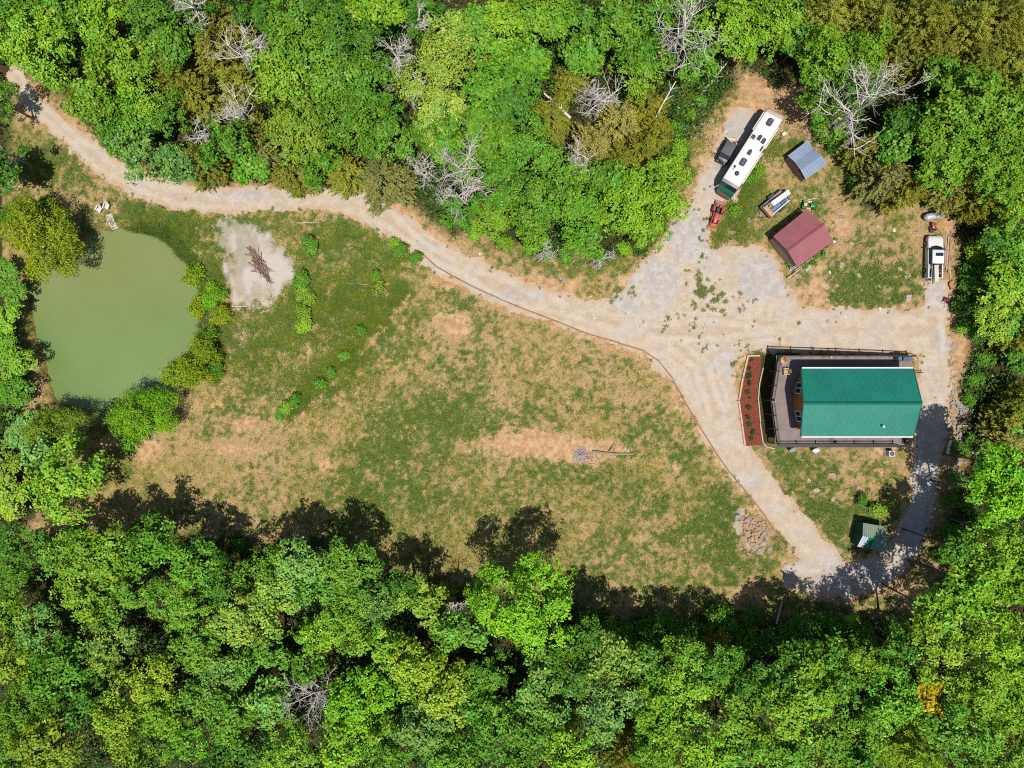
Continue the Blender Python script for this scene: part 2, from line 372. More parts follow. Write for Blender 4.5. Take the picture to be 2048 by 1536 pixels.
lush = np.clip(lush + (fbm(gx, gy, 6, 3, 11)-0.5)*1.3 + (mot-0.5)*0.9, 0, 1)
# the track
road_r = road_d + wob2*0.75 + (fbm(gx, gy, 2.5, 3, 10)-0.5)*1.1
grey = np.zeros_like(gx)
for u, v, a, b, s_ in GREYS: grey = np.maximum(grey, s_*blob(gx, gy, u, v, a, b))
grey = np.clip(sstep(0.15, 0.85, grey + (fbm(gx, gy, 3, 5, 2)-0.5)*1.5), 0, 1)
cd = np.minimum.reduce([line_sd(gx, gy, Pm, Wm*0), line_sd(gx, gy, Pw, Ww*0), line_sd(gx, gy, Pe, We*0)]) + (fbm(gx, gy, 9, 3, 3)-0.5)*1.8 + (fbm(gx, gy, 0.9, 2, 8)-0.5)*0.4
rut = np.exp(-((cd-0.9)/0.36)**2) + 0.6*np.exp(-((cd-2.0)/0.3)**2); mid_ = np.exp(-(cd/0.4)**2) + 0.8*np.exp(-((cd-1.5)/0.22)**2)
rut = np.clip((rut-0.9*mid_)*1.5*sstep(0.3, 0.65, fbm(gx, gy, 7, 4, 9)), -1, 1)
weedy = 0.35*sstep(-1.2, 0.2, road_d) + 0*gx
for u, v, a, b, s_ in [(1460,600,80,30,.5),(1400,560,30,50,.45),(1250,590,60,30,.35),(1430,700,120,40,.25),(1640,640,200,14,.2),(1350,640,90,25,.25),(1450,340,20,80,.2),(1400,440,30,60,.3),(1480,480,60,14,.4)]: weedy = weedy + s_*blob(gx, gy, u, v, a, b)
weedy = sstep(0.42, 0.62, weedy*0.75 + (fbm(gx, gy, 0.6, 3, 0, 0.6)-0.5)*1.1 + 0.06)

idx = np.arange(NXg*NYg).reshape(NYg, NXg)
quads = np.stack([idx[:-1, :-1], idx[:-1, 1:], idx[1:, 1:], idx[1:, :-1]], -1).reshape(-1, 4)
def attr(me, name, a):
    at_ = me.attributes.new(name, 'FLOAT', 'POINT'); at_.data.foreach_set('value', np.ascontiguousarray(a, np.float32))
me = fast_mesh('ground', np.stack([gx, gy, gzv], -1), quads)
for n_, a_ in (('cov', cov), ('lush', lush), ('litter_deck_shade', litter_deck_shade), ('sand', sand), ('bare', bare), ('shore', sstep(0.9, -0.2, pond_d + wob2*0.3))): attr(me, n_, a_)
t = NT('ground_cover')
nf = t.noise(5.5, 4, 0.65); nm = t.noise(1.3, 4, 0.6); nh = t.noise(17, 2, 0.6); ns = t.noise(0.5, 3, 0.5)
soil = t.mix(t.ramp(nm, 0.35, 0.68), ph(200,150,108), ph(232,196,150))
soil = t.mix(t.math('MULTIPLY', t.ramp(ns, 0.5, 0.75), 0.6), soil, ph(200,170,140))
soil = t.mix(t.math('MULTIPLY', t.ramp(nh, 0.55, 0.7), 0.35), soil, ph(150,110,80))
straw = t.mix(t.ramp(nf, 0.35, 0.65), ph(160,130,86), ph(222,188,140)); soil = t.mix(t.ramp(t.math('ADD', t.attr('bare'), t.math('MULTIPLY', t.math('SUBTRACT', nm, 0.5), 0.9)), 0.2, 0.8), straw, soil)
olive = t.mix(nf, ph(130,124,58), ph(176,158,86)); green = t.mix(nf, ph(70,94,38), ph(120,140,64))
gr = t.mix(t.ramp(t.math('ADD', t.attr('lush'), t.math('MULTIPLY', t.math('SUBTRACT', nm, 0.5), 0.8)), 0.2, 0.8), olive, green)
gr = t.mix(t.math('MULTIPLY', t.ramp(nh, 0.55, 0.64), 0.55), gr, ph(222,194,146))
gr = t.mix(t.math('MULTIPLY', t.ramp(nf, 0.44, 0.34), 0.5), gr, ph(52,66,30))
cf = t.ramp(t.math('ADD', t.attr('cov'), t.math('ADD', t.math('MULTIPLY', t.math('SUBTRACT', nf, 0.5), 2.6), t.math('MULTIPLY', t.math('SUBTRACT', nh, 0.5), 1.6))), 0.32, 0.68)
c = t.mix(cf, soil, gr)
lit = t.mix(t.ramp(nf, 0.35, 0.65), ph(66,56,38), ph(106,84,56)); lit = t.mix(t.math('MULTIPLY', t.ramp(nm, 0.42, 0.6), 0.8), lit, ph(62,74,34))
c = t.mix(t.attr('litter_deck_shade'), c, lit)
c = t.mix(t.attr('sand'), c, t.mix(nf, ph(196,180,166), ph(236,228,220)))
c = t.mix(t.math('MULTIPLY', t.attr('shore'), 0.8), c, t.mix(nm, ph(120,104,58), ph(150,128,76)))
t.pbr(c, 0.95, 0, t.bump(t.math('ADD', nf, nh), 0.55, 0.09), 0.1)
ground = tag(link('ground', me, t.m), kind='structure')

inner = (np.abs(gx) <= 80) & (np.abs(gy) <= 62)
isr = ((road_r < 0) & inner)
fm = isr[quads].sum(1) >= 3
rq = quads[fm]; used, inv = np.unique(rq, return_inverse=True)
me = fast_mesh('driveway', np.stack([gx[used], gy[used], gzv[used]+0.012], -1), inv.reshape(-1, 4))
for n_, a_ in (('grey', grey[used]), ('rut', 0.5+0.5*rut[used]), ('weedy', weedy[used]), ('edge', sstep(-1.0, 0.0, road_r[used]))): attr(me, n_, a_)
t = NT('gravel_track')
nf = t.noise(7, 4, 0.7); nm = t.noise(0.9, 4, 0.6); nh = t.noise(24, 2, 0.7); nl = t.noise(0.35, 3, 0.5)
sandc = t.mix(t.ramp(nm, 0.35, 0.65), ph(212,190,164), ph(228,210,188)); sandc = t.mix(t.math('MULTIPLY', t.ramp(nl, 0.5, 0.62), 0.55), sandc, ph(214,206,198))
greyc = t.mix(t.ramp(nm, 0.35, 0.65), ph(196,188,182), ph(218,212,208))
g2 = t.ramp(t.math('ADD', t.attr('grey'), t.math('MULTIPLY', t.math('SUBTRACT', nm, 0.5), 1.0)), 0.0, 1.0)
c = t.mix(g2, sandc, greyc)
c = t.mix(t.math('MULTIPLY', t.ramp(t.math('ADD', t.attr('rut'), t.math('MULTIPLY', t.math('SUBTRACT', nf, .5), .6)), .45, .05), .34), c, ph(196,162,128)); c = t.mix(t.math('MULTIPLY', t.ramp(t.attr('rut'), .6, 1.0), .35), c, ph(232,220,204))
c = t.mix(t.math('MULTIPLY', t.ramp(nf, 0.50, 0.64), 0.5), c, ph(176,150,124))
c = t.mix(t.math('MULTIPLY', t.ramp(nh, 0.58, 0.68), 0.6), c, ph(246,238,228))
c = t.mix(t.math('MULTIPLY', t.ramp(nh, 0.43, 0.33), 0.6), c, ph(136,116,96))
c = t.mix(t.math('MULTIPLY', t.attr('edge'), 0.45), c, ph(214,168,122))
wd = t.ramp(t.math('ADD', t.attr('weedy'), t.math('MULTIPLY', t.math('SUBTRACT', nf, 0.5), 1.0)), 0.5, 0.75)
c = t.mix(t.math('MULTIPLY', wd, 0.6), c, t.mix(nh, ph(112,116,66), ph(150,146,100)))
t.pbr(c, 0.95, 0, t.bump(t.math('ADD', nf, nh), 0.5, 0.05), 0.1)
tag(link('driveway', me, t.m), kind='structure')

# pond water
bm_p = [(x, y) for x, y in POND_W]; cen = POND_W.mean(0)
wp = [tuple(cen+(np.array(p)-cen)*(1+1.6/np.linalg.norm(np.array(p)-cen))) for p in bm_p]
def fill(name, pts, z, mat, step=1.2, zfun=None, kind='structure'):
    bm = bmesh.new(); vs = [bm.verts.new((x, y, z)) for x, y in pts]; es = [bm.edges.new((vs[i], vs[(i+1) % len(vs)])) for i in range(len(vs))]
    bmesh.ops.triangle_fill(bm, edges=es, use_beauty=True)
    if zfun:
        for _ in range(4):
            bmesh.ops.subdivide_edges(bm, edges=[e for e in bm.edges if e.calc_length() > step], cuts=1, use_grid_fill=False)
            bmesh.ops.triangulate(bm, faces=bm.faces)
        for v in bm.verts: v.co.z = zfun(v.co.x, v.co.y)
    bmesh.ops.recalc_face_normals(bm, faces=bm.faces)
    me = bpy.data.meshes.new(name); bm.to_mesh(me); bm.free()
    if me.polygons and me.polygons[0].normal.z < 0: me.flip_normals()
    return tag(link(name, me, mat), kind=kind)
t = NT('murky_water')
n1 = t.noise(0.05, 3, 0.5); n2 = t.noise(0.11, 3, 0.6, dist=0.6); nr = t.noise(2.2, 3, 0.6)
tc = t.n('ShaderNodeTexCoord'); sx = t.n('ShaderNodeSeparateXYZ'); t.l(tc.outputs['Object'], sx.inputs[0])
silt = t.ramp(t.math('ADD', sx.outputs[1], t.math('MULTIPLY', n2, 16.0)), 13.0, 26.0)
c = t.mix(t.ramp(n1, 0.35, 0.65), ph(124,148,86), ph(138,160,98)); c = t.mix(t.math('MULTIPLY', silt, 0.5), c, ph(154,154,98))
p = t.pbr(c, 0.12, 0, t.bump(nr, 0.06, 0.02), 0.5)
fill('pond_water', wp, WATER_Z, t.m)
# ------------------------------------------------------------------ foliage
def unit(a): return a/np.maximum(np.linalg.norm(a, axis=-1, keepdims=True), 1e-9)
def leaf_quads(c, n, L, W, r, tang=None, fold=0.18):
    N = len(c); n = unit(n)
    tg = r.normal(size=(N, 3)) if tang is None else tang + r.normal(size=(N, 3))*0.35
    tg = unit(tg - n*(tg*n).sum(1, keepdims=True)); b = np.cross(n, tg)
    L = (np.ones(N)*L*(0.7+0.6*r.random(N)))[:, None]; W = (np.ones(N)*W*(0.7+0.6*r.random(N)))[:, None]
    V = np.stack([c-tg*L*0.5, c+b*W*0.5+n*W*fold-tg*L*0.05, c+tg*L*0.5-n*L*0.12, c-b*W*0.5+n*W*fold-tg*L*0.05], 1)
    return V.reshape(-1, 3), np.arange(N*4).reshape(N, 4)
def crown_points(R, Hs, zc, seed, dens=1.0, nb=None):
    """lumpy crown: boughs on an ellipsoid, each a dome of leaf sprays; returns centres, outward normals"""
    r = np.random.default_rng(seed)
    nb = nb or int(10 + 5.2*R)
    d = r.normal(size=(nb, 3)); d[:, 2] = np.abs(d[:, 2])*0.9 - 0.12; d = unit(d)
    az = np.arctan2(d[:, 1], d[:, 0]); lob = 1+0.16*np.sin(2*az+seed)+0.14*np.sin(3*az+2.3*seed)+0.08*np.sin(5*az+0.7*seed)
    rad = (0.52+0.36*r.random(nb)**0.7)*lob; bc = d*np.array([R, R, Hs])*rad[:, None]
    bc = np.vstack([bc, [[0, 0, Hs*0.5]]]); br = np.append(np.clip(R*(0.15+0.15*r.random(nb)), min(0.5, R*0.4), 1.5), R*0.3)
    cs, ns = [], []
    for k in range(len(bc)):
        m = int(24*br[k]**2*dens)+6
        q = r.normal(size=(m, 3)); q[:, 2] = q[:, 2]*0.8+0.62; q = unit(q)
        p = bc[k] + q*br[k]*(0.72+0.34*r.random(m))[:, None]*np.array([1, 1, 0.8])
        cs.append(p); ns.append(unit(q*0.7 + unit(p)*0.4 + np.array([0, 0, 0.45])))
    cs = np.vstack(cs); ns = np.vstack(ns)
    # ragged outline and holes
    keep = fbm(cs[:, 0]+seed*3, cs[:, 1]+cs[:, 2], 1.1, 2, seed % 9) > 0.33
    return cs[keep]+np.array([0, 0, zc]), ns[keep], bc+np.array([0, 0, zc]), br
def broad_crown(R, Hs, zc, seed, leaf=0.30, per=9, dens=1.0, spray=0.34):
    r = np.random.default_rng(seed+1)
    cs, ns, bc, br = crown_points(R, Hs, zc, seed, dens)
    N = len(cs); off = r.normal(size=(N, per, 3))*spray
    nu = unit(ns + r.normal(size=(N, 3))*0.30)          # each spray is a tilted plate of leaves
    off = off - nu[:, None]*(off*nu[:, None]).sum(2, keepdims=True)*0.75
    c = (cs[:, None]+off).reshape(-1, 3)
    n = np.repeat(nu, per, 0) + r.normal(size=(N*per, 3))*0.26
    V, F = leaf_quads(c, n, leaf, leaf*0.62, r)
    # dim inner leaves fill the heart of the crown
    m = int(12*R*R); q = unit(r.normal(size=(m, 3))); q[:, 2] = np.abs(q[:, 2])-0.3
    ci = q*np.array([R, R, Hs])*(0.62*r.random(m)**0.5)[:, None]+np.array([0, 0, zc])
    V2, F2 = leaf_quads(ci, np.tile([0, 0, 1.], (m, 1))+r.normal(size=(m, 3))*0.5, leaf*1.2, leaf*.9, r)
    return np.vstack([V, V2]), np.vstack([F, F2+len(V)]), bc
def cedar_crown(R, H, seed):
    r = np.random.default_rng(seed)
    m = int(46*R*R)+70; hh = 1-np.sqrt(r.random(m))*0.95
    a = r.random(m)*2*np.pi; lob = 1+0.22*np.sin(a*3+seed)+0.16*np.sin(a*5+2*seed)
    rr = R*lob*np.clip(1.12-hh**1.6, 0.06, 1)*(0.45+0.6*r.random(m)**0.6)
    c0 = np.stack([rr*np.cos(a), rr*np.sin(a), H*(0.12+0.86*hh)], -1)
    per = 46; N = m; out = np.stack([np.cos(a), np.sin(a), np.full(m, 0.55)], -1)+r.normal(size=(m, 3))*0.25
    k = r.random((N, per, 1)); off = out[:, None]*(k-0.35)*0.85 + r.normal(size=(N, per, 3))*0.15*(1.15-k)     # tapering plumes
    c = (c0[:, None]+off).reshape(-1, 3); tang = np.repeat(out, per, 0)*0.6+unit(r.normal(size=(N*per, 3)))*0.5
    nn_ = unit(np.stack([np.cos(a)*0.4, np.sin(a)*0.4, np.ones(m)], -1)+r.normal(size=(N, 3))*0.35)
    n = np.repeat(nn_, per, 0)+r.normal(size=(N*per, 3))*0.4
    V, F = leaf_quads(c, n, 0.24, 0.085, r, tang); return V, F, None
def willow_crown(R, Hs, zc, seed):
    r = np.random.default_rng(seed+5)
    cs, ns, bc, br = crown_points(R, Hs, zc, seed, 1.25)
    per = 11; N = len(cs); off = r.normal(size=(N, per, 3))*0.26
    c = (cs[:, None]+off).reshape(-1, 3); tang = np.repeat(ns*np.array([1, 1, -0.2]), per, 0)
    n = np.repeat(ns, per, 0)+r.normal(size=(N*per, 3))*0.45
    V, F = leaf_quads(c, n, 0.34, 0.10, r, tang)
    m = int(12*R*R); q = unit(r.normal(size=(m, 3))); q[:, 2] = np.abs(q[:, 2])-0.3
    ci = q*np.array([R, R, Hs])*(0.62*r.random(m)**0.5)[:, None]+np.array([0, 0, zc])
    V2, F2 = leaf_quads(ci, np.tile([0, 0, 1.], (m, 1))+r.normal(size=(m, 3))*0.5, 0.4, 0.3, r)
    return np.vstack([V, V2]), np.vstack([F, F2+len(V)]), bc
def trunk_mesh(name, zc, R, bc, seed, conifer=False, H=0):
    r = random.Random(seed); mb = MB(); k = 0.09+0.035*R
    if conifer:
        mb.tube([(0, 0, -0.4), (0.03, 0, H*0.3), (0, 0.04, H*0.65), (0, 0, H*0.93)], [0.16, 0.13, 0.08, 0.02], 6)
    else:
        top = Vector((r.uniform(-.3, .3), r.uniform(-.3, .3), zc-0.1*R))
        mb.tube([(0, 0, -0.4), (0, 0, 0.25), tuple(top*0.5), tuple(top)], [k*1.5, k*1.05, k*0.8, k*0.5], 7)
        if bc is not None:
            for b in bc[:min(len(bc), 9)]:
                b = Vector(b); st = top*r.uniform(0.55, 0.95); mid = (st+b)/2+Vector((0, 0, 0.12*R))
                mb.tube([st, mid, b], [k*0.45, k*0.28, k*0.1], 5)
    me = mb.mesh(name); me.materials.append(BARK); return me
BARK = M('bark', ph(120,104,88), 0.95, var=0.4, scale=6, bump=0.5)
LEAF = leaf_mat('leaves', 0.13, 0.012, 0.22); NEEDLE = leaf_mat('needles', 0.16, 0.0, 0.3, dry=None); WILLOW = leaf_mat('willow_leaves', 0.22, 0.01, 0.22)
PROTO = {}
def proto(kind, cls, var):
    key = (kind, cls, var)
    if key in PROTO: return PROTO[key]
    sd = hash_(kind)*1000+int(cls*10)*10+var
    if kind == 'o':
        zc = 0.85*cls+4.0; V, F, bc = broad_crown(cls, 0.82*cls, zc, sd, (0.36, 0.42, 0.29)[var], 7, (0.70, 0.58, 0.92)[var], (0.23, 0.27, 0.19)[var]); H = zc
        tm = trunk_mesh('trunk', zc, cls, bc, sd); mt = LEAF
    elif kind == 's':
        zc = 0.55*cls; V, F, bc = broad_crown(cls, 0.75*cls, zc, sd, 0.20, 8, 2.2, 0.20); tm = trunk_mesh('trunk', zc, cls*0.5, bc, sd); mt = LEAF; H = zc
    elif kind == 'w':
        zc = 0.6*cls+0.4; V, F, bc = willow_crown(cls, 0.8*cls, zc, sd); tm = trunk_mesh('trunk', zc, cls*0.8, bc, sd); mt = WILLOW; H = zc
    elif kind == 'c':
        H = 1.5*cls+4.5; V, F, bc = cedar_crown(cls, H, sd); tm = trunk_mesh('trunk', 0, cls, None, sd, True, H); mt = NEEDLE; zc = 0.55*H
    me = fast_mesh('crown', V, F); me.materials.append(mt)
    PROTO[key] = (me, tm, zc); return PROTO[key]
def hash_(s): return sum(ord(c)*(i+3) for i, c in enumerate(s))
CLS = {'o': [2.3, 3.1, 3.9, 4.9, 6.3], 's': [0.55, 1.0, 1.6], 'w': [1.5, 2.3, 3.4, 4.8], 'c': [1.7, 2.4, 3.2]}
KL = 1.08
TINT = {'b': ('bright green', ph(132,172,44,KL)), 'm': ('mid green', ph(104,150,46,KL)), 'd': ('dark green', ph(82,128,40,KL)), 'p': ('pale green', ph(154,178,78,KL)),
        'g': ('blue-green', ph(118,160,82,KL)), 'y': ('yellow-green', ph(142,166,50,KL)), 'c': ('olive', ph(138,142,56,KL)), 'r': ('grey-olive', ph(148,146,84,KL)), 'w': ('yellowish', ph(152,162,30,KL)), 'v': ('vivid green', ph(124,178,36,KL)), 'a': ('amber-leaved', ph(186,160,30,KL))}
TREES = []     # (u, v, r, kind, tint)
def add(kind, s):
    for it in s.split(';'):
        it = it.strip()
        if it:
            u, v, r, tn = it.split(','); TREES.append((float(u), float(v), float(r), kind, tn.strip()))
# upper wood
add('o', '72,85,74,b;20,15,48,d;132,12,52,m;215,15,48,b;205,66,50,b;235,132,62,b;305,42,56,m;332,92,50,m;278,192,56,b;180,190,50,b;345,228,46,m;265,256,56,m;215,232,44,m;278,310,50,g;345,330,46,g;460,292,52,m;500,335,40,m;112,148,42,b;8,205,42,d;5,335,50,d;'
         '385,20,50,d;60,10,46,m;605,62,76,m;700,86,84,d;662,152,70,m;728,172,70,d;562,150,66,b;602,262,70,y;712,250,74,m;772,276,58,m;750,18,62,b;872,148,76,p;905,75,58,p;872,225,62,p;940,58,52,m;1000,55,56,b;982,170,56,m;850,280,48,m;948,252,52,m;520,32,42,d;1002,285,48,m;660,20,50,m;840,20,50,d;640,330,44,m;'
         '1072,38,62,b;1062,108,52,m;1180,48,52,d;1240,58,64,m;1290,108,50,m;1282,145,56,b;1172,105,46,m;1450,58,62,b;1502,82,50,b;1545,25,52,m;1050,160,46,m;1062,300,56,m;1120,20,50,m;1330,30,50,m;1395,120,46,m;1010,220,48,d;'
         '1072,398,62,m;1152,425,66,m;1128,350,54,m;1258,408,70,b;1292,450,52,b;1060,462,44,b;1180,480,40,m;1228,358,46,m;1328,352,46,b;1340,405,36,b;985,440,40,b;1002,395,50,d;920,420,44,d;1020,340,44,d;940,330,40,m;900,295,44,m')
add('c', '350,150,46,c;430,100,46,c;440,42,50,c;392,195,46,c;405,322,46,c;537,315,48,r;580,345,42,c;690,345,44,c;768,358,56,r;1100,232,50,c;1180,292,46,r;1236,240,46,r;1290,212,40,c;1236,322,44,c;1282,300,38,c;1140,165,36,c;960,120,30,c;470,170,40,c;500,250,36,c;1310,262,34,c;1020,130,36,c;620,345,30,r')
# upper right wood
add('o', '1562,48,52,b;1650,122,60,b;1722,108,56,b;1702,190,42,d;1640,205,42,m;1872,142,38,m;1962,215,80,b;1900,280,68,b;1985,320,88,b;1880,338,56,b;2035,250,54,b;1600,82,42,m;2035,420,50,b;1820,240,44,d;1790,290,40,d;2040,340,40,b')
add('c', '1642,38,56,c;1742,38,52,c;1842,48,60,c;1862,108,54,c;1932,58,60,c;2002,38,60,c;1952,130,52,c;2022,112,50,c;1802,112,44,c;1772,350,46,r;1818,372,42,c;1905,372,40,r;1700,20,44,c;2040,180,40,c;1965,398,42,c;1730,300,34,c;1785,60,40,c')
# right side
add('o', '2000,462,40,m;2002,518,46,d;2008,556,40,b;2030,500,40,m;2012,600,48,y;1990,650,44,y;2040,560,40,b;2040,640,40,m;2008,928,46,v;1992,990,56,v;2025,985,48,v;1985,1120,62,b;1932,1172,52,b;2032,1078,46,b;2040,850,36,m;2035,1180,50,b;2042,720,30,d;2030,1130,44,m')
add('c', '2012,880,38,r;2042,800,36,c;2015,840,30,c;2040,680,30,c')
# lower wood
add('o', '40,1092,58,d;172,1180,62,b;78,1262,58,g;222,1282,58,p;372,1200,70,m;482,1232,58,p;402,1288,54,m;302,1362,64,y;118,1332,60,d;52,1420,68,m;100,1482,68,y;242,1432,58,y;332,1422,54,b;400,1400,46,m;452,1340,54,g;470,1422,58,m;482,1502,60,d;282,1512,52,y;20,1232,44,b;28,1322,44,y;20,1160,44,m;'
         '130,1110,52,m;205,1105,66,b;292,1092,60,m;392,1128,58,m;540,1140,56,m;602,1128,60,g;702,1130,58,m;722,1180,48,m;260,1190,50,m;450,1160,48,d;370,1480,50,m;180,1400,50,d;20,1500,48,m;'
         '560,1192,60,p;690,1230,66,b;640,1272,50,b;655,1178,50,m;842,1200,48,y;762,1212,42,g;892,1252,44,m;760,1290,46,b;828,1328,60,y;892,1382,64,y;722,1400,72,v;722,1458,58,b;850,1452,58,g;580,1490,60,b;690,1505,50,b;980,1340,42,m;958,1402,50,m;1062,1205,104,v;530,1300,52,m;528,1392,52,g;782,1518,50,m;900,1512,58,m;970,1480,50,d;812,1180,38,d;620,1340,34,m;960,1260,40,m;1000,1440,44,m;'
         '1082,1372,58,g;1222,1312,62,p;1210,1410,64,g;1312,1420,54,b;1380,1370,60,b;1368,1308,38,m;1340,1472,42,y;1480,1420,62,b;1060,1450,58,d;1050,1512,50,m;1142,1510,56,b;1402,1510,58,b;1480,1502,50,m;1150,1350,40,d;1290,1330,40,d;1440,1330,44,d;1300,1510,44,m;1180,1270,34,d;1130,1290,36,d;'
         '1872,1290,62,y;1880,1230,50,b;1800,1305,44,d;1740,1322,42,b;1598,1402,70,b;1560,1358,42,d;1672,1372,44,m;1780,1390,58,m;1846,1396,36,a;1962,1370,70,b;1990,1290,56,b;2012,1402,58,b;1962,1180,58,b;1930,1460,56,m;1640,1482,58,m;1700,1502,50,d;1560,1492,50,m;1520,1370,44,d;1660,1310,40,d;1730,1440,50,m;2020,1500,50,b;1950,1520,46,m;1880,1450,40,m;2035,1330,40,m;1590,1320,38,d;1920,1100,36,d')
add('s', '1962,500,30,b;1966,565,32,m;1945,545,24,d;1975,600,28,m;1290,1275,36,d;1345,1268,38,d;1440,1246,38,d;1490,1285,36,m;1605,1262,34,d;1552,1280,36,d;1660,1258,30,d;1722,1275,30,m;1225,1255,30,m;1400,1275,30,m;1320,1245,24,d;1500,1240,24,d;1180,1238,22,d;1790,1250,24,d;1640,1290,30,d;1700,1240,14,v;1390,1290,22,d;1250,1265,20,d')
add('c', '1100,1322,40,c;1122,1440,40,y;1820,1482,72,y;2032,1442,44,c;1262,1510,48,c;1760,1490,40,y;1440,1290,28,c;500,1180,36,r;880,1200,28,c')
# left edge and pond
add('o', '20,590,42,m;14,640,40,b;28,722,44,b;26,792,48,d;140,962,76,b;15,940,52,y;32,1002,52,y;40,880,42,g;75,905,36,g;10,690,36,m;8,545,34,d;60,850,34,g')
add('w', '88,478,82,w;292,835,68,v;120,868,62,y;382,742,44,w;404,700,38,w;392,610,24,w;442,632,22,w;385,548,26,w;420,600,18,v;440,590,18,b;418,672,22,m;355,750,32,w;432,742,20,m')
add('s', '620,490,18,m;604,560,18,m;612,592,20,y;607,626,17,y;752,552,12,m;757,570,11,y;1755,1018,16,y;1722,998,12,d;610,650,16,y;395,565,14,b;425,575,14,b;60,420,20,m;35,425,22,m;95,405,16,m;20,440,20,m;642,768,13,m;662,745,12,d;690,712,12,m;592,800,15,m;572,815,14,y;722,662,12,d;560,830,12,m;830,515,14,m;800,500,16,m;790,485,13,b;1360,300,18,b;1350,260,18,m;1375,230,16,b;1400,205,14,m;1345,330,20,b;1390,165,16,m;1665,262,30,b;1680,290,24,m;1640,255,20,m;1720,368,24,d;1940,610,30,d;1925,650,16,m;1950,660,22,d;1930,575,16,d;1500,360,12,m;1520,340,10,b;1470,420,10,b;1920,900,14,d;1945,880,16,d;1900,1000,14,d;1915,960,16,d;1905,1060,18,d;1880,1110,16,d;1930,1010,16,d;1950,1050,18,d;1935,800,14,m;1950,760,16,d;1970,720,18,d;320,1060,18,d;150,1062,16,d;480,1090,16,d;1010,488,18,b;1090,505,18,m;1130,510,16,m;950,462,16,b;1200,512,14,m;1250,498,14,b;570,360,12,r')
# section, rows, labels
SECT = []
for (u, v, r, kd, tn) in TREES:
    if kd == 's': s_ = 'shrub'
    elif kd == 'w': s_ = 'pond'
    elif u < 180 and 480 < v < 1030: s_ = 'left-hand wood'
    elif u > 1540 and v < 430: s_ = 'upper right wood'
    elif v < 520: s_ = 'upper wood'
    elif u > 1900 and v < 1215: s_ = 'right-hand wood'
    else: s_ = 'lower wood'
    SECT.append(s_)
ROWS = {'upper wood': [0, 55, 130, 200, 275, 345, 420, 520], 'upper right wood': [0, 80, 160, 260, 330, 430], 'right-hand wood': [380, 540, 620, 800, 960, 1100, 1215], 'lower wood': [1000, 1150, 1215, 1290, 1350, 1410, 1470, 1540], 'left-hand wood': [480, 700, 900, 1030]}
LABEL = {}
for s_, rows in ROWS.items():
    for k in range(len(rows)-1):
        ids = sorted([i for i in range(len(TREES)) if SECT[i] == s_ and rows[k] <= TREES[i][1] < rows[k+1]], key=lambda i: TREES[i][0])
        for j, i in enumerate(ids):
            u, v, r, kd, tn = TREES[i]; kind = 'cedar tree' if kd == 'c' else 'broadleaf tree'
            size = 'large ' if r > 64 else ('small ' if r < 40 else '')
            LABEL[i] = '%s%s %s, %s from left in %s row of %s' % (size, TINT[tn][0], kind, ORD[j], 'top' if k == 0 else ORD[k], s_)
pw = sorted([i for i in range(len(TREES)) if SECT[i] == 'pond'], key=lambda i: TREES[i][1])
for j, i in enumerate(pw):
    u, v, r, kd, tn = TREES[i]
    LABEL[i] = '%s%s willow on the pond bank, %s from the top' % ('large ' if r > 60 else 'small ' if r < 30 else '', TINT[tn][0], ORD[j])
def near_name(u, v):
    L = [('beside the pond', 220, 640), ('in the rough grass below the chalky pad', 610, 640), ('at the foot of the upper wood', 1100, 505), ('on the slope left of the motorhome', 1370, 250), ('by the blue-grey shed', 1660, 300), ('right of the white pickup', 1935, 610), ('right of the house lane', 1920, 950), ('under the lower right trees', 1640, 1280), ('on the lawn below the house', 1740, 1010), ('along the ditch in the field', 650, 750), ('in the verge below the track bend', 810, 500), ('under the lower left trees', 320, 1070), ('under the lower middle trees', 1330, 1275), ('beside the red tractor', 1490, 390), ('at the far left edge', 40, 420)]
    return min(L, key=lambda a: (a[1]-u)**2+(a[2]-v)**2)[0]
sh = {}
for i in range(len(TREES)):
    if SECT[i] == 'shrub': sh.setdefault(near_name(*TREES[i][:2]), []).append(i)
for nm_, ids in sh.items():
    ids.sort(key=lambda i: TREES[i][0])
    for j, i in enumerate(ids):
        LABEL[i] = '%s leafy shrub %s%s' % (TINT[TREES[i][4]][0], nm_, (', %s from left' % ORD[j]) if len(ids) > 1 else '')
def hfac(u, v, kd):
    if kd != 'o': return 1.0
    if u < 75 and 480 < v < 1060: return 0.45
    if u > 1500 and v > 900: return 12.3
    if u > 1100 and v > 1240: return 10.5
    if v > 1040: return 8.5
    if u > 1900 and v > 430: return 0.7
    return 1.0
NAME = {'o': 'broadleaf_tree', 'c': 'cedar_tree', 'w': 'willow_tree', 's': 'shrub'}
rt = random.Random(3)
